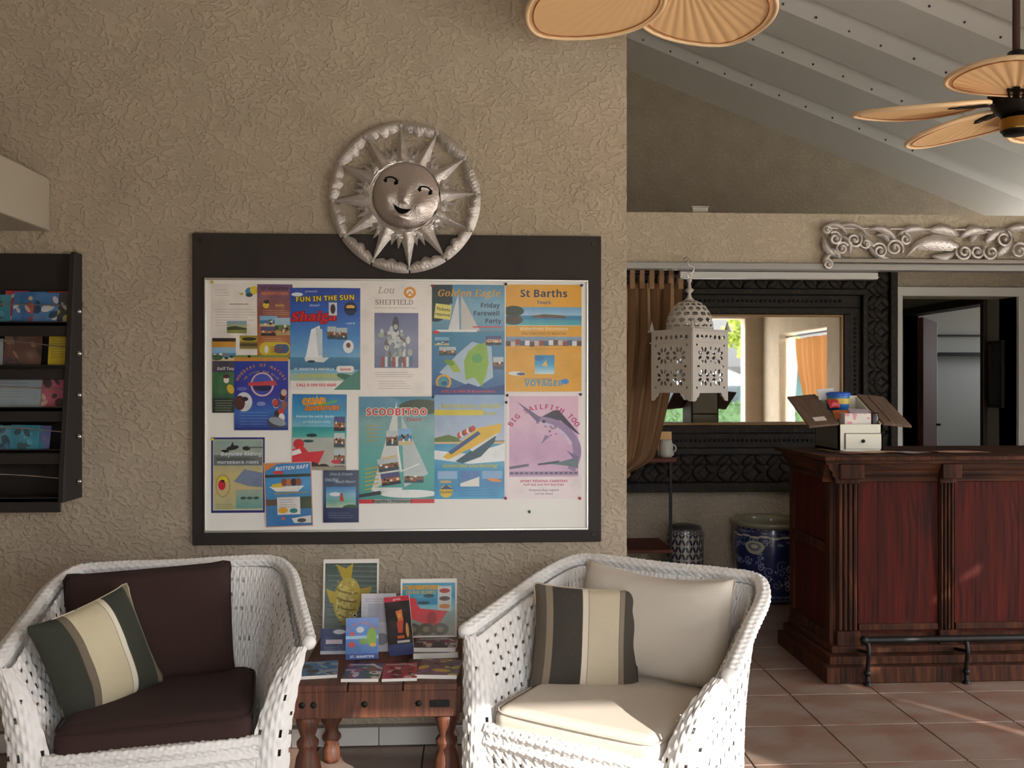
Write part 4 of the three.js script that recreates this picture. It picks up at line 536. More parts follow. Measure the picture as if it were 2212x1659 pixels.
// things lying in a chair: placed in the chair's own frame
function inChair(ch, o, [x, y, z], [rx, ry, rz] = [0, 0, 0]) {
  const m = new THREE.Matrix4().makeRotationY(ch.r).setPosition(...ch.p), l = new THREE.Matrix4().compose(V(x, y, z), new THREE.Quaternion().setFromEuler(new THREE.Euler(rx, ry, rz, 'YXZ')), V(1, 1, 1));
  m.multiply(l).decompose(o.position, o.quaternion, o.scale); return o;
}
function seatCushion(ch, label, mat) { const t = thing('seat_cushion', label, 'cushion'); part('cover', boxCushion(.525, .105, .57, .042, .014), mat, t); part('piping', seamPipe(.53, .575, .045), mat, t, [0, .038, 0]); inChair(ch, t, [0, .372, .055], [ch.tip, 0, 0]); }
function seamPipe(w, d, r) { const pts = [], a = w / 2 - .006, b = d / 2 - .006; for (const [sx, sz] of [[1, 1], [-1, 1], [-1, -1], [1, -1]]) for (let k = 0; k < 4; k++) { const q = Math.atan2(sz, sx) - Math.PI / 4 + k / 3 * Math.PI / 2; pts.push(V(sx * (a - r) + r * Math.cos(q), 0, sz * (b - r) + r * Math.sin(q))); } return tube(pts, .0035, 90, 5, true); }
seatCushion(chairA, 'dark brown seat cushion in a wicker armchair', brownCloth);
seatCushion(chairB, 'beige box seat cushion in a wicker armchair', beigeCloth);
{
  const o = { pw: 6, ex: .42, pinch: .012, wr: .006, seed: 3 }, t = thing('back_cushion', 'dark brown square back cushion', 'cushion');
  part('cover', cushionGeo(.52, .37, .13, o), brownCloth, t); part('piping', seamGeo(.52, .37, o), brownCloth, t); inChair(chairA, t, [-.075, .573, -.205], [-.22, .03, .035]);
  const o2 = { pw: 4, ex: .45, pinch: .02, wr: .010, sag: .03, seed: 6 }, t2 = thing('back_cushion', 'plump beige back cushion', 'cushion');
  part('cover', cushionGeo(.52, .355, .17, o2), beigeCloth, t2); part('piping', seamGeo(.52, .355, o2), beigeCloth, t2); inChair(chairB, t2, [.03, .592, -.195], [-.26, 0, -.02]);
  const o3 = { pw: 2.6, ex: .6, pinch: .06, wr: .008, seed: 8 }, t3 = thing('throw_pillow', 'olive and cream striped pillow leaning in the brown armchair', 'pillow');
  part('cover', cushionGeo(.34, .33, .12, o3), darkStripe, t3); part('piping', seamGeo(.34, .33, { pinch: .06, r: .0025 }), darkStripe, t3); inChair(chairA, t3, [-.19, .555, .05], [-.30, .75, .20]);
  const t4 = thing('throw_pillow', 'taupe and cream striped pillow leaning in the beige armchair', 'pillow');
  part('cover', cushionGeo(.35, .33, .12, { ...o3, seed: 11 }), lightStripe, t4); part('piping', seamGeo(.35, .33, { pinch: .06, r: .0025 }), lightStripe, t4); inChair(chairB, t4, [-.135, .555, -.035], [-.30, .55, -.06]);
}

// ---------------------------------------------------------------- rustic side table and its papers
const TT = .46;
{
  const t = thing('side_table', 'rustic brown wooden side table with turned legs and iron studs', 'table', [-.272, 0, .385]);
  for (let k = 0; k < 3; k++) part('top_plank', ext(-.252 + k * .168, -.252 + (k + 1) * .168 - .003, TT - .022, TT, -.30, .305, .004), tableWood, t);
  part('apron', ext(-.25, .25, TT - .105, TT - .022, .268, .298, .004), tableWood, t); part('apron', ext(-.25, .25, TT - .105, TT - .022, -.29, -.265, .004), tableWood, t);
  for (const s of [-1, 1]) part('apron', ext(s * .25 - .013, s * .25 + .013, TT - .105, TT - .022, -.265, .268, .004), tableWood, t);
  const leg = lathe([[.0, 0], [.026, 0], [.032, .02], [.030, .05], [.022, .07], [.034, .085], [.034, .095], [.024, .11], [.024, .13], [.038, .15], [.042, .18], [.036, .22], [.026, .245], [.034, .26], [.034, .27], [.022, .285], [.030, .31], [.036, .335], [.036, TT - .10], [0, TT - .10]], 28);
  for (const [sx, sz] of [[-1, 1], [1, 1], [-1, -1], [1, -1]]) part('leg', leg, tableWood, t, [sx * .215, 0, sz * .25]);
  for (const x of [-.225, -.19, -.035, .13, .185]) part('stud', new THREE.SphereGeometry(.010, 10, 8).scale(1, 1, .5), iron, t, [x, TT - .062, .298]);
  part('hasp', ext(.165, .225, TT - .074, TT - .052, .298, .302, .003), iron, t);
}
function framed(label, key, x, top, bottom, z, w, tw, th, lean = -.12) {       // print in a clear-faced stand
  const h = top - bottom, t = thing('framed_print', label, 'framed print', [x, bottom, z], 0, 'framed prints on the side table');
  part('frame', [ext(-w / 2, w / 2, 0, .006, -.004, .006), ext(-w / 2, w / 2, h - .014, h, -.004, .006), ext(-w / 2, -w / 2 + .006, .006, h - .014, -.004, .006), ext(w / 2 - .006, w / 2, .006, h - .014, -.004, .006)], paperWhite, t, null, [lean, 0, 0]);
  part('print', new THREE.BoxGeometry(w - .012, h - .02, .003).translate(0, h / 2 - .004, 0), printed(art[key], tw, th, .15), t, null, [lean, 0, 0]);
  part('stand_strut', rod([0, h * .6 * Math.cos(lean), h * .6 * Math.sin(lean) - .005], [0, .002, -.07 + h * .3 * Math.sin(lean)], .003), paperWhite, t);
}
framed('yellow fish photograph in a tall white frame', 'fish', -.407, .752, TT, .23, .197, 216, 316);
framed('red quad bike print in a white frame above the books', 'quadtwo', -.126, .695, TT + .034, .30, .197, 216, 258);
{
  const flat = (name, label, cat, key, k, w, h, d, pos, rot, tw, th, grp) => solo(name, label, cat, new THREE.BoxGeometry(w, h, d), [paperWhite, paperWhite, key[0] === 'y' ? printed(art[key.slice(1)], tw, th, .25, k) : paperWhite, paperWhite, key[0] === 'z' ? printed(art[key.slice(1)], tw, th, .25, k) : paperWhite, paperWhite], pos, rot, grp);
  flat('flyer_holder', 'pale lilac flyer standing behind the travel map', 'flyer', 'zwhiteflyer', 0, .118, .195, .012, [-.297, TT + .0975, .335], [-.12, 0, 0], 130, 214);
  flat('card', 'dark blue card leaning on the fish frame', 'card', 'zbluecard', 0, .09, .085, .006, [-.445, TT + .043, .365], [-.2, 0, 0], 110, 120);
  flat('travel_map', 'folded blue travel map with red lettering', 'map', 'zmap', 0, .108, .135, .006, [-.343, TT + .068, .425], [-.14, .05, .01], 130, 162);
  flat('guide_book', 'black and red guide booklet leaning sideways', 'booklet', 'zred', 0, .085, .195, .014, [-.222, TT + .099, .385], [-.12, -.08, .10], 110, 240);
  flat('guide_book', 'closed book with purple cover under the framed quad print', 'book', 'ymag', 3, .15, .018, .13, [-.10, TT + .009, .37], [0, .05, 0], 160, 140, 'books under the print');
  flat('guide_book', 'thin dark red book lying on the purple book', 'book', 'ymag', 1, .14, .014, .12, [-.098, TT + .026, .365], [0, -.06, 0], 160, 140, 'books under the print');
  flat('magazine', 'blue magazine lying at the table corner by the brown armchair', 'magazine', 'ymag', 0, .115, .010, .15, [-.465, TT + .005, .55], [0, .12, 0], 140, 180, 'magazines on the side table');
  flat('magazine', 'dark magazine with grey cover lying mid table', 'magazine', 'ymag', 1, .115, .010, .155, [-.322, TT + .005, .585], [0, -.03, 0], 140, 180, 'magazines on the side table');
  flat('magazine', 'red magazine lying mid table', 'magazine', 'ymag', 2, .108, .009, .155, [-.205, TT + .0045, .585], [0, .04, 0], 140, 180, 'magazines on the side table');
  flat('magazine', 'magazine with yellow spot lying by the beige armchair', 'magazine', 'ymag', 3, .13, .012, .16, [-.082, TT + .006, .565], [0, -.1, 0], 140, 180, 'magazines on the side table');
}

// ---------------------------------------------------------------- ceiling fans with palm-leaf blades
const palm = M(0xe4b986, .65), palmRim = M(0xe6c69c, .6), bronze = M(0x17130f, .4, { metalness: .7 }), brass = M(0x8a6a34, .35, { metalness: .9 });
const bladeShape = (s) => .232 * Math.pow(Math.sin(Math.PI * Math.pow(s, .82)), .58);
const bladeGeo = (() => {
  const L = .495, f = (k) => (u, v, p) => { const s = lerp(.004, .996, v), w = bladeShape(s), t = (u * 2 - 1) * w, r = s * L, ang = Math.atan2(t, r + .03); const pleat = .0032 * Math.abs(Math.sin(ang * 30)) * clamp(r / .05, 0, 1); p.set(t, k * .004 + (k < 0 ? -1 : 1) * -pleat * .0 - pleat - .012 * (t / .22) ** 2, r); };
  const a = grid(f(1), 72, 40), b = grid(f(-1), 72, 40); b.index.array.reverse(); b.computeVertexNormals(); const aa = a; 
  const pts = []; for (let k = 0; k <= 40; k++) { const s = lerp(.004, .996, k / 40), w = bladeShape(s); pts.push(V(w, -.003 - .012 * (w / .22) ** 2, s * L)); } for (let k = 40; k >= 0; k--) { const s = lerp(.004, .996, k / 40), w = bladeShape(s); pts.push(V(-w, -.003 - .012 * (w / .22) ** 2, s * L)); }
  const seam = pts.map((p) => V(p.x * .90, p.y - .0042, p.z * .93 + .012));
  return { leaf: merge([aa, b]), rim: tube(pts, .0085, 160, 6, true), seam: tube(seam, .0022, 160, 5, true), iron: merge([ext(-.012, .012, -.012, -.006, -.09, .14, .002), ext(-.03, .03, -.012, -.006, .08, .11, .002), rod([-.02, -.008, -.05], [-.028, -.008, .10], .005), rod([.02, -.008, -.05], [.028, -.008, .10], .005)]) };
})();
function fan(label, [x, y, z], rot, droop, pitch, lamp) {
  const t = thing('ceiling_fan', label, 'ceiling fan', [x, y, z], 0, 'ceiling fans'), top = roof(x) - y;
  part('motor', lathe([[0, -.09], [.05, -.09], [.075, -.07], [.095, -.03], [.1, .0], [.1, .05], [.08, .085], [.04, .11], [.03, .16], [0, .16]], 28), bronze, t);
  part('motor_band', lathe([[.101, .012], [.104, .018], [.104, .036], [.101, .042]], 28), brass, t);
  part('down_rod', rod([0, .15, 0], [0, top - .06, 0], .014), M(0x3a2016, .5), t);
  part('canopy', lathe([[0, 0], [.03, 0], [.065, .03], [.07, .09], [.07, .12], [0, .12]], 24), bronze, t, [0, top - .10, 0]);
  for (let k = 0; k < 5; k++) {
    const a = rot + k * 2 * Math.PI / 5;
    const m = part('blade', bladeGeo.leaf, palm, t), q = new THREE.Matrix4().makeRotationY(Math.PI - a).multiply(new THREE.Matrix4().makeTranslation(0, -.03, 0)).multiply(new THREE.Matrix4().makeRotationX(droop)).multiply(new THREE.Matrix4().makeTranslation(0, 0, .105)).multiply(new THREE.Matrix4().makeRotationZ(pitch));
    q.decompose(m.position, m.quaternion, m.scale);
    part('blade_rim', bladeGeo.rim, palmRim, m); part('blade_seam', bladeGeo.seam, M(0x9a5f34, .7), m); part('blade_bracket', bladeGeo.iron, bronze, m);
  }
  if (lamp) { part('switch_housing', lathe([[0, -.16], [.045, -.16], [.055, -.14], [.055, -.09], [0, -.09]], 24), bronze, t); part('housing_plate', lathe([[.0555, -.145], [.057, -.14], [.057, -.105], [.0555, -.1]], 24), brass, t); }
}
fan('palm-leaf blade ceiling fan hanging in front of the poster wall', [.65, 2.725, .722], .55, .116, .02, false);
fan('palm-leaf blade ceiling fan with dark rod hanging over the reception', [2.135, 2.507, .078], -.08, .03, -.17, true);

// ---------------------------------------------------------------- reception counter
{
  const t = thing('reception_counter', 'old red-brown wooden reception counter with fluted pilasters', 'counter'), X0 = 1.745, X1 = 3.4, ZF0 = -.72, ZK = -1.25, TOP = 1.035;
  part('body', ext(X0, X1, .10, TOP - .04, ZK, ZF0), barWood, t);
  const prof = [[0, 0], [0, -.105], [.012, -.105], [.016, -.085], [.03, -.07], [.03, -.055], [.045, -.04], [.05, -.022], [.062, -.015], [.062, 0]];
  const cornice = (poly, d) => prism(poly, d);
  // cornice runs along front and left side
  part('cornice', [prism(prof, X1 - X0 + .06).applyMatrix4(new THREE.Matrix4().makeBasis(V(0, 0, 1), V(0, 1, 0), V(-1, 0, 0))).translate(X1, TOP - .012, ZF0)], barWood, t);
  part('cornice', [prism(prof, ZF0 - ZK + .06).applyMatrix4(new THREE.Matrix4().makeBasis(V(-1, 0, 0), V(0, 1, 0), V(0, 0, -1))).translate(X0, TOP - .012, ZF0 + .06)], barWood, t);
  part('countertop', ext(X0 - .075, X1 + .05, TOP - .014, TOP + .008, ZK - .08, ZF0 + .078, .006), barWood, t);
  const flute = (x0, x1) => { for (let k = 0; k < 4; k++) { const w = (x1 - x0) / 4; part('flute', ext(x0 + k * w + .003, x0 + (k + 1) * w - .003, .215, TOP - .12, ZF0, ZF0 + .024, .006), barWood, t); } part('pilaster_back', ext(x0, x1, .2, TOP - .11, ZF0, ZF0 + .012), barWood, t); part('pilaster_base', ext(x0 - .008, x1 + .008, .145, .215, ZF0, ZF0 + .034, .004), barWood, t); part('capital', [ext(x0 - .006, x1 + .006, TOP - .125, TOP - .10, ZF0, ZF0 + .032, .004), ext(x0 - .012, x1 + .012, TOP - .10, TOP - .03, ZF0, ZF0 + .07, .006)], barWood, t); };
  flute(1.757, 1.853); flute(2.252, 2.322); flute(2.755, 2.825); flute(3.29, 3.38);
  for (const [a, b] of [[1.86, 2.245], [2.33, 2.748], [2.832, 3.283]]) { const w = (b - a) / 4; for (let k = 0; k < 4; k++) part('panel_board', ext(a + k * w + .0003, a + (k + 1) * w - .0003, .2, TOP - .12, ZF0, ZF0 + .006, .0006), barPanel, t); part('panel_rail', ext(a, b, .215, .245, ZF0, ZF0 + .018, .003), barWood, t); }
  // left side: frame with two sunk panels
  for (const g of [ext(X0 - .02, X0, .14, TOP - .1, ZF0 - .05, ZF0, .003), ext(X0 - .02, X0, .14, TOP - .1, ZK, ZK + .05, .003), ext(X0 - .02, X0, .57, .62, ZK + .05, ZF0 - .05, .003), ext(X0 - .02, X0, .14, .2, ZK + .05, ZF0 - .05, .003)]) part('side_frame', g, barWood, t);
  part('side_panel', ext(X0 - .004, X0, .62, TOP - .1, ZK + .05, ZF0 - .05), barPanel, t); part('side_panel', ext(X0 - .004, X0, .2, .57, ZK + .05, ZF0 - .05), barPanel, t);
  part('plinth', ext(X0 - .085, X1 + .05, 0, .075, ZK - .0, ZF0 + .125, .006), barWood, t); part('plinth_step', ext(X0 - .055, X1 + .05, .075, .115, ZK, ZF0 + .09, .006), barWood, t); part('plinth_mould', ext(X0 - .03, X1 + .05, .115, .15, ZK, ZF0 + .05, .008), barWood, t);
  part('foot_rail', [rod([1.83, .205, ZF0 + .14], [X1, .205, ZF0 + .14], .016, 12), new THREE.SphereGeometry(.02, 12, 8).translate(1.83, .205, ZF0 + .14)], iron, t);
  for (const x of [1.845, 2.31, 2.80, 3.28]) part('rail_bracket', [tube([[x, .205, ZF0 + .14], [x, .15, ZF0 + .155], [x, .06, ZF0 + .14], [x, .015, ZF0 + .145]], .010, 14, 8), new THREE.SphereGeometry(.016, 10, 8).translate(x, .055, ZF0 + .145), new THREE.CylinderGeometry(.012, .02, .014, 10).translate(x, .007, ZF0 + .145), rod([x, .15, ZF0 + .15], [x, .13, ZF0 + .04], .008)], iron, t);
}
const CT = 1.043;
{
  const t = thing('organiser_box', 'white box with a small drawer and open brown lid flaps', 'box', [1.978, CT, -.95]), W = .113, D = .30, H0 = .135, H1 = .275, cream = M(0xd9d4c2, .55);
  part('body', [prism([[0, 0], [0, H0], [-.01, H0], [-.01, .012], [-D, .012], [-D, 0]], 2 * W).applyMatrix4(new THREE.Matrix4().makeBasis(V(0, 0, 1), V(0, 1, 0), V(-1, 0, 0))).translate(W, 0, 0)], cream, t);
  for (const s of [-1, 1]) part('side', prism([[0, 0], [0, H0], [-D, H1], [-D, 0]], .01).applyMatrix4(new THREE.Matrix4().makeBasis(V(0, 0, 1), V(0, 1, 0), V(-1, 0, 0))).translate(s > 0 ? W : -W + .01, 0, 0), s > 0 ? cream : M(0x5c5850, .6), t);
  part('back', ext(-W, W, 0, H1, -D, -D + .01), cream, t); part('tray', ext(-W + .01, W - .01, H0 - .05, H0 - .04, -D, -.01), greyWood, t);
  const dr = part('drawer', ext(-.078, .105, .012, .088, 0, .006, .003), cream, t); part('knob', new THREE.SphereGeometry(.009, 12, 8), iron, dr, [.01, .052, .011]); part('drawer_line', [ext(-.082, .108, .088, .091, 0, .0035), ext(-.082, -.079, .01, .09, 0, .0035)], M(0x4a4036, .7), t);
  const sl = Math.atan2(H1 - H0, D), LL = Math.hypot(D, H1 - H0);
  for (const s of [-1, 1]) { const f = part('lid_flap', ext(0, .15, -.006, .006, -LL, .01, .003), greyWood, t); const m = new THREE.Matrix4().makeTranslation(s * W, H0 + .004, 0).multiply(new THREE.Matrix4().makeRotationX(sl)).multiply(new THREE.Matrix4().makeRotationZ(s > 0 ? -.10 : Math.PI + .10)); m.decompose(f.position, f.quaternion, f.scale); if (s < 0) part('label_tag', ext(.045, .105, -.0075, -.006, -.075, -.035), paperWhite, f); else part('flap_batten', ext(.05, .06, .006, .010, -LL + .02, -.02), greyWood, f); }
  // contents
  const on = (x, z) => CT + lerp(H0, H1, clamp(-z / D, 0, 1));
  const tub = thing('plastic_tub', 'round blue plastic tub on top of the organiser box', 'tub', [1.965, on(0, -.24) - .045, -1.19]);
  part('body', lathe([[0, 0], [.052, 0], [.058, .07], [.061, .075], [.061, .08], [.055, .08], [.052, .02], [0, .02]], 28), M(0x2a6fb4, .4), tub); part('lid', lathe([[0, .082], [.058, .08], [.062, .074], [.063, .088], [.04, .094], [0, .094]], 28), M(0x2f5fc0, .4), tub); part('sticker', lathe([[.0575, .03], [.0595, .06]], 12).scale(1.01, 1, 1.01), M(0xb8a040, .5), tub);
  solo('carton', 'small floral carton in the front of the organiser box', 'carton', ext(-.07, .07, 0, .065, -.03, .03, .003), M(0xffffff, .5, { map: dataTex(64, 64, (u, v, c) => { const n = tnoise(u * 9, v * 9, 9, 9, 31), m = tnoise(u * 7, v * 7, 7, 7, 32); c[0] = 214 - 20 * m; c[1] = 196 - 60 * (n > .6 ? 1 : 0); c[2] = 186 - 40 * (n > .6 ? 1 : 0); }, true, 6) }), [1.975, CT + .125, -1.005], [.0, .05, 0]);
  solo('carton', 'lilac carton tilted behind the floral carton', 'carton', ext(-.05, .05, 0, .05, -.025, .025, .003), M(0xb9a9b4, .5), [2.015, CT + .155, -1.075], [.35, -.15, 0]);
  solo('paper_bag', 'crumpled orange packet in the organiser box', 'packet', cushionGeo(.10, .06, .05, { wr: .012, n: 16 }), M(0xb5602c, .6), [1.935, CT + .175, -1.07], [-.6, .2, .1]);
  solo('paper_bag', 'small red packet beside the blue tub', 'packet', cushionGeo(.07, .05, .03, { wr: .01, n: 14 }), M(0xb02a30, .5), [1.915, CT + .235, -1.13], [-.5, .3, .2]);
  solo('envelope', 'grey white envelope leaning on the blue tub', 'envelope', box(.10, .06, .004), M(0xc4c2c4, .6), [1.905, CT + .283, -1.20], [-.3, .15, .12]);
  solo('jar', 'dark round jar at the side of the floral carton', 'jar', lathe([[0, 0], [.025, 0], [.028, .01], [.028, .05], [.022, .06], [.024, .062], [.024, .072], [0, .074]], 20), M(0x2c2220, .35), [2.067, CT + .12, -1.0]);
  const sheet = (label, x, z, w, d, col, ry, dy = 0) => solo('paper_sheet', label, 'paper', grid((u, v, p) => p.set((u - .5) * w, .002 + .004 * Math.sin(u * 3 + v * 2) ** 2, (v - .5) * d), 8, 6), M(col, .6, { side: THREE.DoubleSide }), [x, CT + .001 + dy, z], [0, ry, 0]);
  sheet('cream sheet beneath the organiser box front edge', 2.02, -.86, .24, .10, 0xb89a78, .1); sheet('dark red leaflet lying at the counter corner', 1.88, -.80, .16, .09, 0x7a2f2c, -.1); sheet('crumpled grey paper on the countertop', 2.17, -.82, .16, .10, 0x9a8f90, .3); sheet('tan paper lying past the grey one', 2.43, -.84, .24, .11, 0xb38a6c, -.15); sheet('brown paper lying behind the leaflet', 1.83, -.98, .10, .16, 0x6a5238, .1);
}

// ---------------------------------------------------------------- mirror in its deep carved frame
{
  const t = thing('wall_mirror', 'wide mirror in a deep dark carved frame', 'mirror', [0, 0, ZB + .002]);
  const mx0 = 1.335, mx1 = 2.558, my0 = 1.118, my1 = 1.835, fx0 = .96, fx1 = 2.932, fy0 = .655, fy1 = 2.24;
  const glass = P(0xffffff, .02, { metalness: 1 }); glass.color.setRGB(.86, .85, .82);
  part('glass', ext(mx0 - .01, mx1 + .01, my0 - .01, my1 + .01, .02, .034), glass, t, [0, 0, 0]);
  part('gilt_slip', [ext(mx0 - .01, mx1 + .01, my1, my1 + .018, .03, .05, .004), ext(mx0 - .01, mx1 + .01, my0 - .018, my0, .03, .05, .004), ext(mx0 - .018, mx0, my0 - .018, my1 + .018, .03, .05, .004), ext(mx1, mx1 + .018, my0 - .018, my1 + .018, .03, .05, .004)], M(0x8a6a42, .4, { metalness: .4 }), t);
  const step = (i0, i1, z0, z1, name) => { const [a, b] = [i0, i1], X = (k) => [lerp(mx0 - .018, fx0, k), lerp(mx1 + .018, fx1, k)], Y = (k) => [lerp(my0 - .018, fy0, k), lerp(my1 + .018, fy1, k)], [xa0, xa1] = X(a), [ya0, ya1] = Y(a), [xb0, xb1] = X(b), [yb0, yb1] = Y(b); for (const g of [ext(xb0, xb1, ya1, yb1, z0, z1, .006), ext(xb0, xb1, yb0, ya0, z0, z1, .006), ext(xb0, xa0, ya0, ya1, z0, z1, .006), ext(xa1, xb1, ya0, ya1, z0, z1, .006)]) part(name, g, frameWood, t); };
  step(0, .12, .0, .06, 'inner_moulding'); step(.12, .34, .0, .045, 'frieze'); step(.34, .44, .0, .085, 'ledge_moulding'); step(.44, .86, .0, .06, 'carved_band'); step(.86, 1, .0, .10, 'outer_moulding');
  // carved leaves and beads on the wide band
  const leafG = new THREE.SphereGeometry(1, 10, 6).scale(.05, .026, .02), beadG = new THREE.SphereGeometry(.011, 8, 6), lv = [], bd = [];
  const kx = (k, s) => s < 0 ? lerp(mx0 - .018, fx0, k) : lerp(mx1 + .018, fx1, k), ky = (k, s) => s < 0 ? lerp(my0 - .018, fy0, k) : lerp(my1 + .018, fy1, k);
  for (const s of [-1, 1]) {
    for (let x = fx0 + .1, i = 0; x < fx1 - .08; x += .085, i++) for (const q of [.53, .66, .78]) lv.push(at(leafG.clone(), x, ky(q, s), .06, 0, 0, (i + Math.round(q * 10)) % 2 ? .7 : -.7));
    for (let y = fy0 + .1, i = 0; y < fy1 - .08; y += .085, i++) for (const q of [.53, .66, .78]) lv.push(at(leafG.clone(), kx(q, s), y, .06, 0, 0, (i + Math.round(q * 10)) % 2 ? .9 : -.9));
    for (let x = mx0; x < mx1; x += .032) bd.push(beadG.clone().translate(x, ky(.23, s), .047)); for (let y = my0; y < my1; y += .032) bd.push(beadG.clone().translate(kx(.23, s), y, .047));
  }
  part('carved_leaves', lv, frameWood, t).userData.kind = 'stuff'; part('bead_row', bd, frameWood, t).userData.kind = 'stuff';
}

// ---------------------------------------------------------------- curtain at the reception opening
const curtainCloth = P(0x8a694b, .9, { sheen: .2, bumpMap: weaveBump, bumpScale: .0004, transmission: 0 });
{
  const t = thing('curtain', 'tan tab-top curtain gathered at the edge of the reception opening', 'curtain', [0, 0, -1.66]);
  const top = 1.955, tie = .86, yb = .04;
  const edgeR = (y) => y > .98 ? lerp(1.085, 1.245, clamp((y - .98) / .7, 0, 1) ** .8) : lerp(.90, 1.085, Math.sin(clamp((y - tie) / (.98 - tie), 0, 1) * Math.PI / 2)), edgeL = (y) => .82;
  const drape = (y0, y1, eL, eR, folds, ph) => grid((u, v, p) => { const y = lerp(y0, y1, v), a = eL(y), b = eR(y), w = b - a, gather = clamp(w / .42, .2, 1), th = u * folds * 2 * Math.PI + ph + .5 * Math.sin(v * 3 + u * 7); p.set(a + w * u + .006 * Math.sin(th * 2), y, .030 * Math.sin(th) * gather + .012 * Math.sin(th * .5 + v * 4)); }, 120, 60);
  const two = (g) => { const b = g.clone(); b.translate(0, 0, -.003); b.index.array.reverse(); b.computeVertexNormals(); return merge([g, b]); };
  part('upper_drape', two(drape(tie, top, edgeL, edgeR, 6.2, .4)), curtainCloth, t);
  part('lower_drape', two(drape(yb, tie - .02, () => .80, (y) => .90 + .03 * clamp((tie - y) / .5, 0, 1), 2.4, 1)), curtainCloth, t);
  part('tieback', tube([[.78, tie - .01, .06], [.86, tie - .012, .075], [.92, tie, .05], [.93, tie + .01, 0], [.88, tie + .01, -.05], [.78, tie, -.05]], .014, 30, 8), curtainCloth, t);
  for (let k = 0; k < 8; k++) { const x = .845 + k * .056; part('tab', [ext(x - .014, x + .014, top - .03, 2.03, .016, .019), ext(x - .014, x + .014, top - .03, 2.03, -.022, -.019)], curtainCloth, t); }
  part('curtain_rod', rod([W1R, 2.02, 0], [1.32, 2.02, 0], .012, 10), iron, t);
}

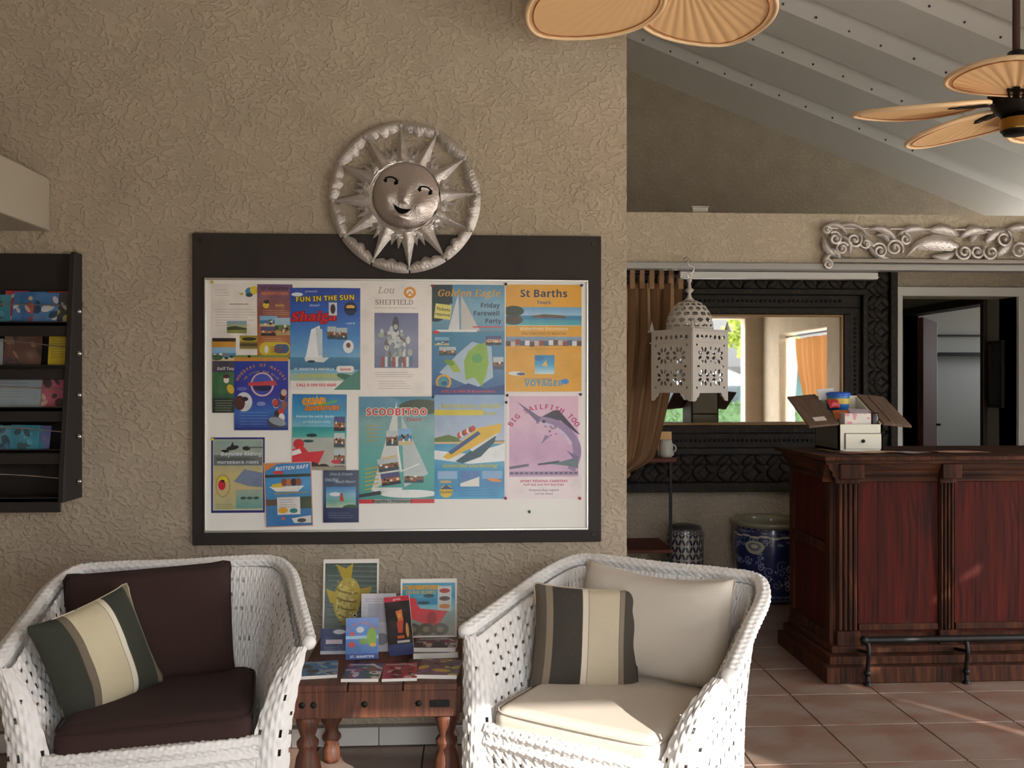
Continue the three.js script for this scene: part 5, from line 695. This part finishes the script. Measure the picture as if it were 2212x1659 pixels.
// ---------------------------------------------------------------- pierced lantern
{
  const t = thing('hanging_lantern', 'pierced white metal lantern with a dome hanging from the beam', 'lantern', [1.215, 0, -1.36], 35 * Math.PI / 180), S = .285, y0 = 1.345, y1 = 1.66;
  // one fretwork side as a plate with real openings
  const hole = (s, x, y, rx, ry, rot) => { const h = new THREE.Path(); h.absellipse(x, y, rx, ry, 0, Math.PI * 2, false, rot); s.holes.push(h); };
  const plate = () => {
    const s = new THREE.Shape(); s.moveTo(-S / 2, y0 - .055); s.quadraticCurveTo(-S / 2 + .03, y0 - .06, -S / 2 + .035, y0 - .035); s.quadraticCurveTo(-S / 2 + .045, y0 - .04, -S / 2 + .055, y0 - .012); s.lineTo(S / 2 - .055, y0 - .012); s.quadraticCurveTo(S / 2 - .045, y0 - .04, S / 2 - .035, y0 - .035); s.quadraticCurveTo(S / 2 - .03, y0 - .06, S / 2, y0 - .055); s.lineTo(S / 2, y1); s.lineTo(-S / 2, y1); s.closePath();
    const H = y1 - y0 - .075, cy = y0 + H / 2 + .008;
    for (const [ox, oy] of [[-.055, -.058], [.055, -.058], [-.055, .058], [.055, .058]]) for (let k = 0; k < 8; k++) { const a = k * Math.PI / 4 + Math.PI / 8; hole(s, ox + .033 * Math.cos(a), cy + oy + .033 * Math.sin(a), .0145, .0088, a); }
    for (let k = 0; k < 4; k++) hole(s, 0, cy - .096 + k * .064, .006, .011, 0); for (let k = 0; k < 4; k++) if (k !== 1 && k !== 2) hole(s, -.098 + k * .0653, cy, .011, .006, 0);
    for (let k = 0; k < 4; k++) hole(s, [-.11, .11, -.11, .11][k], cy + [-.112, -.112, .112, .112][k], .007, .007, 0);
    for (let k = 0; k < 7; k++) hole(s, -.105 + k * .035, y1 - .032, .010, .012, k % 2 ? .5 : -.5);
    return new THREE.ExtrudeGeometry(s, { depth: .004, bevelEnabled: false, curveSegments: 5 });
  }, pg = plate();
  for (let k = 0; k < 4; k++) part('fretwork_side', pg, lanternWhite, t, [S / 2 * Math.sin(k * Math.PI / 2), 0, S / 2 * Math.cos(k * Math.PI / 2)], [0, k * Math.PI / 2, 0]);
  part('top_plate', prism([[-.158, -.158], [.158, -.158], [.158, .158], [-.158, .158]], .008, [(() => { const h = new THREE.Path(); h.absarc(0, 0, .115, 0, 7); return h; })()]).rotateX(-Math.PI / 2), lanternWhite, t, [0, y1, 0]);
  part('band', [0, 1, 2, 3].map((k) => at(ext(-.15, .15, y1 - .062, y1 - .054, .143, .152), 0, 0, 0, 0, k * Math.PI / 2, 0)), lanternWhite, t);
  part('bottom_plate', ext(-.14, .14, y0 - .004, y0, -.14, .14), lanternWhite, t);
  for (const [sx, sz] of [[1, 1], [1, -1], [-1, 1], [-1, -1]]) part('corner_spike', new THREE.ConeGeometry(.016, .055, 4).rotateY(Math.PI / 4), lanternWhite, t, [sx * .142, y1 + .034, sz * .142]);
  // dome of four lobed, pierced shells
  const NA = 96, dome = grid((u, v, p) => { const a = u * 2 * Math.PI, lob = 1 + .07 * Math.abs(Math.cos(2 * a)), th = v * Math.PI / 2 * .97, r = .125 * Math.pow(Math.cos(th), .8) * lob; p.set(r * Math.sin(a), y1 + .008 + .165 * Math.sin(th), r * Math.cos(a)); }, NA * 2, 60, (u, v) => { const q = u * 16, row = v * 7, i = Math.floor(q + (Math.floor(row) % 2) * .5), fx = q + (Math.floor(row) % 2) * .5 - i - .5, fy = row - Math.floor(row) - .5; return v > .06 && v < .88 && Math.hypot(fx * .95, fy * .95) < .31 && Math.hypot(fx, fy) > (Math.floor(row) % 3 === 1 ? .0 : .08); });
  part('dome', dome, lanternWhite, t);
  part('finial', lathe([[0, 1.83], [.03, 1.83], [.012, 1.85], [.008, 1.87], [.022, 1.885], [.024, 1.89], [.01, 1.90], [.007, 1.925], [.014, 1.94], [.006, 1.955], [0, 1.955]], 16), lanternWhite, t);
  part('ring', new THREE.TorusGeometry(.016, .004, 8, 20), alu, t, [0, 1.968, 0]);
  part('hook', tube([[0, 1.975, 0], [.02, 1.99, 0], [.022, 2.01, 0], [0, 2.022, 0], [-.012, 2.035, 0], [0, 2.06, -.02], [0, 2.075, -.06], [0, 2.075, -.13]], .005, 40, 6), alu, t, null, [0, -35 * Math.PI / 180, 0]);
  part('bulb_holder', lathe([[0, y0], [.03, y0], [.03, y0 + .02], [.016, y0 + .04], [.016, y0 + .07], [0, y0 + .07]], 16), alu, t);
}

// ---------------------------------------------------------------- carved silver panel on the beam
{
  const t = thing('carved_panel', 'silver carved scrollwork panel mounted on the beam', 'wall ornament', [0, 0, -1.475]);
  const spiral = (cx, cy, r0, turns, dir, a0, r = .009) => { const pts = []; for (let k = 0; k <= 26; k++) { const u = k / 26, a = a0 + dir * u * turns * 2 * Math.PI, q = r0 * (1 - .82 * u); pts.push(V(cx + q * Math.cos(a), cy + q * Math.sin(a), .012 + .012 * u)); } return merge([tube(pts, r, 60, 8), new THREE.SphereGeometry(r * 1.5, 10, 8).translate(pts[26].x, pts[26].y, .026)]); };
  const leafR = (x0, y0, x1, y1, w, bend) => grid((u, v, p) => { const k = Math.sin(v * Math.PI) ** .7, dx = x1 - x0, dy = y1 - y0, l = Math.hypot(dx, dy), nx = -dy / l, ny = dx / l, off = bend * Math.sin(v * Math.PI) + (u - .5) * 2 * w * k; p.set(x0 + dx * v + nx * off, y0 + dy * v + ny * off, .004 + .020 * (1 - (u * 2 - 1) ** 2) * k); }, 8, 16);
  for (const [x, y, r, tn, d, a] of [[2.015, 2.235, .026, 1.3, 1, 0], [2.02, 2.048, .028, 1.4, -1, 1.5], [2.06, 2.19, .04, 1.4, -1, 2.2], [2.10, 2.135, .038, 1.5, 1, .4], [2.17, 2.185, .045, 1.5, -1, .6], [2.235, 2.165, .03, 1.3, 1, 3], [2.315, 2.125, .045, 1.6, -1, 2.6], [2.40, 2.14, .052, 1.6, 1, -.5], [2.46, 2.19, .036, 1.3, -1, 1.6], [2.80, 2.12, .045, 1.6, 1, 2.8], [2.875, 2.125, .04, 1.4, -1, .3], [2.955, 2.12, .044, 1.5, 1, 2.2], [3.03, 2.2, .05, 1.4, -1, 1], [3.12, 2.13, .05, 1.5, 1, 0], [3.21, 2.18, .055, 1.5, -1, 2]]) part('scroll', spiral(x, y, r, tn, d, a), silver, t);
  for (const [a, b, c, d, w, q] of [[2.0, 2.26, 2.14, 2.215, .018, .03], [2.06, 2.255, 2.27, 2.20, .016, .04], [2.0, 2.21, 2.075, 2.085, .022, -.02], [2.09, 2.215, 2.15, 2.10, .02, .03], [2.02, 2.14, 2.10, 2.075, .02, .01], [2.24, 2.24, 2.43, 2.16, .022, .045], [2.25, 2.17, 2.40, 2.08, .02, -.03], [2.30, 2.215, 2.38, 2.16, .018, .02], [2.42, 2.215, 2.60, 2.245, .022, .02], [2.47, 2.09, 2.62, 2.185, .018, .02], [2.60, 2.245, 2.78, 2.215, .03, .02], [2.50, 2.15, 2.80, 2.14, .045, .03], [2.62, 2.10, 2.76, 2.12, .025, -.02], [2.78, 2.2, 2.95, 2.235, .028, .03], [2.84, 2.17, 2.90, 2.22, .02, .01], [2.93, 2.17, 3.06, 2.25, .03, .02], [3.0, 2.10, 3.10, 2.2, .03, 0], [3.05, 2.25, 3.25, 2.24, .025, .02], [2.0, 2.05, 2.05, 2.11, .018, .01], [2.22, 2.21, 2.30, 2.135, .018, .0]]) part('leaf', leafR(a, b, c, d, w, q), silver, t);
  part('bottom_bar', ext(2.045, 3.3, 2.058, 2.082, -.004, .018, .005), M(0x8f8880, .45, { metalness: .6 }), t);
  part('top_bar', ext(2.0, 3.3, 2.245, 2.255, -.005, .008, .003), silver, t);
}

// ---------------------------------------------------------------- blue-and-white pots, stand, small things under the mirror
{
  const patt = (stool) => canvasTex(1024, 512, (c, w, h) => {
    if (stool) { R(c, '#a39c92', 0, 0, w, h); const n = 16, s = w / n; for (let j = -1; j < h / s + 1; j++) for (let i = 0; i < n; i++) { const x = i * s, y = j * s + 16; for (const a of [Math.PI / 4, -Math.PI / 4, 3 * Math.PI / 4, -3 * Math.PI / 4]) E(c, '#10142c', x + s / 2 + Math.cos(a) * s * .35, y + s / 2 + Math.sin(a) * s * .35, s * .30, s * .13, a); E(c, '#a39c92', x + s / 2, y + s / 2, s * .09); } R(c, '#3a3a3e', 0, 0, w, 18); R(c, '#3a3a3e', 0, h - 20, w, 20); }
    else {
      R(c, '#222b58', 0, 0, w, h); c.lineCap = 'round';
      for (let k = 0; k < 170; k++) { const x = w * hash2(k, 1, 3), y = 50 + (h - 110) * hash2(k, 2, 3), r = 9 + 16 * hash2(k, 3, 3), a0 = 6 * hash2(k, 4, 3); c.strokeStyle = ['#8f98b4', '#a9aebf', '#7c86a8'][k % 3]; c.lineWidth = 3.5; c.beginPath(); for (let q = 0; q < 18; q++) { const a = a0 + q * .45, rad = r * (1 - q / 20); c.lineTo(x + rad * Math.cos(a), y + rad * Math.sin(a)); } c.stroke(); E(c, '#9aa2ba', x + r * 1.1, y, 6, 3, a0); }
      for (let i = 0; i <= 24; i++) { E(c, '#b0aea6', i * w / 24, 118 + 8 * (i % 2), 24, 9); } for (let i = 0; i < 4; i++) { E(c, '#a9a48c', (i + .5) * w / 4, 190, 44, 40); E(c, '#6a6f80', (i + .5) * w / 4, 190, 30, 26); E(c, '#b8b39a', (i + .5) * w / 4, 190, 16, 14); }
      R(c, '#1a2148', 0, 0, w, 44); for (let i = 0; i < 32; i++) E(c, '#7f88a8', (i + .5) * w / 32, 24, 8, 6); R(c, '#a9a695', 0, h - 62, w, 8); for (let i = 0; i < 30; i++) E(c, '#5d6aa0', (i + .5) * w / 30, h - 34, 10, 14);
    }
  });
  const pot = thing('ceramic_planter', 'large blue and white patterned ceramic planter under the mirror', 'planter', [1.985, 0, -2.27]), glaze = P(0xffffff, .25, { map: patt(false), clearcoat: .4 });
  const body = lathe([[.19, .03], [.205, .06], [.235, .2], [.248, .35], [.244, .44], [.235, .475]], 48); part('body', body, glaze, pot);
  part('rim', lathe([[.232, .47], [.252, .478], [.262, .495], [.256, .508], [.238, .508], [.228, .49], [.222, .46], [.2, .08], [0, .07]], 48), P(0x8d8a72, .3, { clearcoat: .4 }), pot);
  part('foot', lathe([[0, 0], [.185, 0], [.195, .01], [.195, .03], [0, .032]], 40), P(0x1a2040, .3), pot);
  const st = thing('garden_stool', 'small lattice patterned ceramic stool beside the planter', 'stool', [1.415, 0, -2.28]);
  part('body', lathe([[.105, .02], [.115, .06], [.12, .24], [.117, .42], [.106, .455]], 40), P(0xffffff, .3, { map: patt(true), clearcoat: .3 }), st); part('seat', lathe([[.106, .455], [.10, .468], [.06, .478], [0, .48]], 40), P(0x3f3f42, .3), st); part('foot', lathe([[0, 0], [.1, 0], [.107, .012], [.105, .02], [0, .021]], 40), P(0x3a3a3e, .3), st);
  const et = thing('corner_stand', 'dark iron stand with a brown wooden shelf behind the curtain', 'stand', [1.10, 0, -2.06]);
  for (const [x, z] of [[-.16, .1], [.15, .1], [-.08, -.3]]) part('post', ext(x - .008, x + .008, 0, .93, z - .008, z + .008), iron, et);
  part('shelf', ext(-.175, .165, .355, .375, -.31, .115, .003), doorWood, et); part('top_shelf', ext(-.175, .185, .905, .93, -.31, .115, .003), doorWood, et);
  const mug = thing('cream_jar', 'small cream coloured jar on the corner stand', 'jar', [1.235, .93, -2.02]);
  part('body', lathe([[0, 0], [.036, 0], [.042, .02], [.044, .07], [.036, .10], [.036, .108], [.03, .108], [.03, .02], [0, .018]], 24), M(0xb9b4a4, .4), mug); part('handle', new THREE.TorusGeometry(.022, .005, 8, 16, Math.PI).rotateZ(-Math.PI / 2), M(0xb9b4a4, .4), mug, [.04, .055, 0]);
  const ph = thing('small_photo_card', 'small orange toned card in a white stand behind the jar', 'card', [1.26, .93, -2.16]);
  part('card', ext(-.045, .045, 0, .15, -.004, .004), M(0xd8a468, .5), ph, null, [-.1, 0, 0]); part('stand', ext(-.05, .05, 0, .03, -.03, .03, .004), whitePaint, ph);
}
solo('junction_box', 'small white junction box standing on top of the beam', 'junction box', [ext(-.045, .045, 0, .045, -.03, .03, .004), ext(-.05, .05, .045, .05, -.034, .034)], M(0xb9b4a8, .5), [1.33, 2.335, -1.60]);
{
  const t = thing('framed_picture', 'narrow dark framed picture on the passage wall', 'picture', [3.816, 1.45, -2.815], -Math.PI / 2);
  part('frame', [ext(-.085, .085, .215, .24, -.001, .022), ext(-.085, .085, -.24, -.215, -.001, .022), ext(-.085, -.065, -.215, .215, -.001, .022), ext(.065, .085, -.215, .215, -.001, .022)], M(0x1c1512, .5), t); part('print', ext(-.065, .065, -.215, .215, 0, .008), M(0xffffff, .6, { map: canvasTex(96, 300, (c, w, h) => { R(c, '#3a3c42', 0, 0, w, h); for (let i = 0; i < 22; i++) E(c, ['#5c606c', '#6e6a5a', '#2a2c34', '#7a7466'][i % 4], w * hash2(i, 1, 2), h * hash2(i, 2, 2), 14, 20); }) }), t);
}

// ---------------------------------------------------------------- what the mirror sees: curtained side opening, terrace
const sheer = P(0x96683c, .9, { transmission: .25, thickness: 0, side: THREE.DoubleSide }), sheerWhite = P(0xe6ddd0, .9, { transmission: .4, thickness: 0, side: THREE.DoubleSide });
{
  const drape = (z0, z1, tieY, pull, y1) => grid((u, v, p) => { const y = lerp(.03, y1, v), k = 1 - pull * Math.exp(-(((y - tieY) / .45) ** 2)), z = pull > 0 ? z0 + (z1 - z0) * u * k : lerp(z0, z1, u); p.set(.03 * Math.sin(u * 34 + v * 2) + .02 * Math.sin(u * 9), y, z); }, 80, 40);
  const a = thing('curtain', 'sunlit orange curtain in the side opening, seen in the mirror', 'curtain', [XR + .1, 0, 0]); part('cloth', drape(1.92, 3.15, 1.1, .22, 1.98), sheer, a); part('curtain_rod', rod([0, 2.02, 1.9], [0, 2.02, 3.53], .012), iron, a);
  const b = thing('curtain', 'tied curtain at the far jamb of the side opening', 'curtain', [XR + .1, 0, 0]); part('cloth', drape(3.51, 3.22, 1.0, .4, 1.98), sheerWhite, b);
}
const ground = struct('ground', ext(-40, 40, -.3, -.06, -30, 45), M(0xa89f90, .9));
struct('floor_terrace', [ext(-8, 12, -.059, -.02, ZF + .2, 11), ext(XR + .2, 12, -.059, -.02, -4, ZF + .2)], M(0xded7ca, .85));
{
  const u = thing('patio_umbrella', 'pale blue patio umbrella on the terrace', 'umbrella', [5.75, -.06, 12.2]), N = 8;
  part('pole', rod([0, 0, 0], [0, 1.95, 0], .022), whitePaint, u);
  for (let k = 0; k < N; k++) { const a0 = k * 2 * Math.PI / N, a1 = (k + 1) * 2 * Math.PI / N; part('canopy_panel', grid((s, v, p) => { const a = lerp(a0, a1, s), r = 1.35 * (1 - v) * (Math.cos(Math.PI / N) / Math.cos(a - (a0 + a1) / 2)); p.set(r * Math.cos(a), 1.42 + .52 * v - .05 * Math.sin(v * Math.PI), r * Math.sin(a)); }, 6, 8), P(0xcfe4e6, .9, { transmission: .25, thickness: 0, side: THREE.DoubleSide }), u); part('rib', rod([1.33 * Math.cos(a0), 1.40, 1.33 * Math.sin(a0)], [0, 1.9, 0], .008, 5), alu, u); }
  part('base', lathe([[0, 0], [.25, 0], [.25, .05], [.05, .08], [0, .08]], 24), M(0x6f6a64, .8), u);
}
{
  const hill = grid((u, v, p) => { const x = (u - .5) * 90, z = 26 + v * 16, h = 4.6 * Math.sin(Math.min(1, v * 1.2) * Math.PI / 2) * (.75 + .35 * tnoise(u * 9, v * 3, 99, 99, 3)); p.set(x, h - .3 + .5 * tnoise(u * 60, v * 18, 99, 99, 5), z); }, 120, 24);
  hill.index.array.reverse(); hill.computeVertexNormals(); struct('hillside', hill, M(0x34362c, .95));
  const leafG = new THREE.SphereGeometry(1, 5, 3).scale(.11, .012, .05);
  const tree = (name, label, [x, y, z], r, h, n, col) => { const t = thing(name, label, 'tree', [x, y, z], 0, 'garden trees'); part('trunk', tube([[0, 0, 0], [.05, h * .4, .02], [0, h, 0]], .07, 10, 7), M(0x5a4636, .9), t); const im = new THREE.InstancedMesh(leafG, P(col, .7, { transmission: .2, thickness: 0 }), n), m = new THREE.Matrix4(), q = new THREE.Quaternion(); im.name = 'foliage'; im.userData.kind = 'stuff'; im.castShadow = true; for (let i = 0; i < n; i++) { const a = rr(0, 6.28), b = Math.acos(rr(-1, 1)), d = r * Math.cbrt(rr(.2, 1)) * (.8 + .35 * Math.sin(a * 3 + b * 4)); q.setFromEuler(new THREE.Euler(rr(-1, 1), rr(0, 6.28), rr(-1, 1))); m.compose(V(d * Math.sin(b) * Math.cos(a), h + .75 * d * Math.cos(b), d * Math.sin(b) * Math.sin(a)), q, V(1, 1, 1).multiplyScalar(rr(.8, 1.5))); im.setMatrixAt(i, m); } t.add(im); };
  const ho = thing('neighbour_house', 'low house with dark grey roof beyond the terrace', 'house', [8.2, -.06, 17]);
  part('wall', ext(-3.6, 3.6, 0, 1.9, -1.6, 1.6), M(0x33504f, .8), ho); part('roof', prism([[-2.0, 1.75], [0, 4.3], [2.0, 1.75], [2.0, 1.9], [0, 4.45], [-2.0, 1.9]], 7.8).rotateY(Math.PI / 2).translate(-3.9, 0, 0), M(0x3e3d3c, .8), ho); part('gable', prism([[-1.6, 1.9], [1.6, 1.9], [0, 3.9]], 7.2).rotateY(Math.PI / 2).translate(-3.6, 0, 0), M(0x33504f, .8), ho);
  for (const x of [-2.6, -1.2, .3, 1.8]) part('window', ext(x - .35, x + .35, .7, 1.5, -1.63, -1.58), M(0x1d2a30, .2), ho);
  const hedgeGreen = M(0x35502a, .75), he = thing('hedge', 'clipped dark green hedge along the terrace', 'hedge', [5.2, -.06, 10.9]); part('core', ext(-3.6, 3.6, 0, .98, -.25, .25, .06), hedgeGreen, he);
  { const n = 5200, im = new THREE.InstancedMesh(leafG, hedgeGreen, n), m = new THREE.Matrix4(), q = new THREE.Quaternion(); im.name = 'foliage'; im.userData.kind = 'stuff'; for (let i = 0; i < n; i++) { const f = rnd(), y = f < .3 ? rr(.95, 1.05) : rr(.05, 1.02), z = f < .3 ? rr(-.28, .28) : (rnd() < .5 ? -1 : 1) * rr(.24, .32); q.setFromEuler(new THREE.Euler(rr(-1.5, 1.5), rr(0, 6.28), rr(-1, 1))); m.compose(V(rr(-3.65, 3.65), y, z), q, V(1, 1, 1).multiplyScalar(rr(.35, .7))); im.setMatrixAt(i, m); } he.add(im); }
  tree('garden_tree', 'bright green leafy tree beside the terrace', [7.35, -.06, 13.4], .9, 2.7, 1500, 0x8a9a22); tree('garden_tree', 'dark green leafy tree beyond the pale umbrella', [0.6, -.06, 19], 1.7, 2.4, 2600, 0x3f5a26);
  tree('garden_tree', 'broad green tree at the far side of the terrace', [-6, -.06, 16], 1.9, 2.7, 2400, 0x4a6a2a);
}
renderer.render(scene, camera);
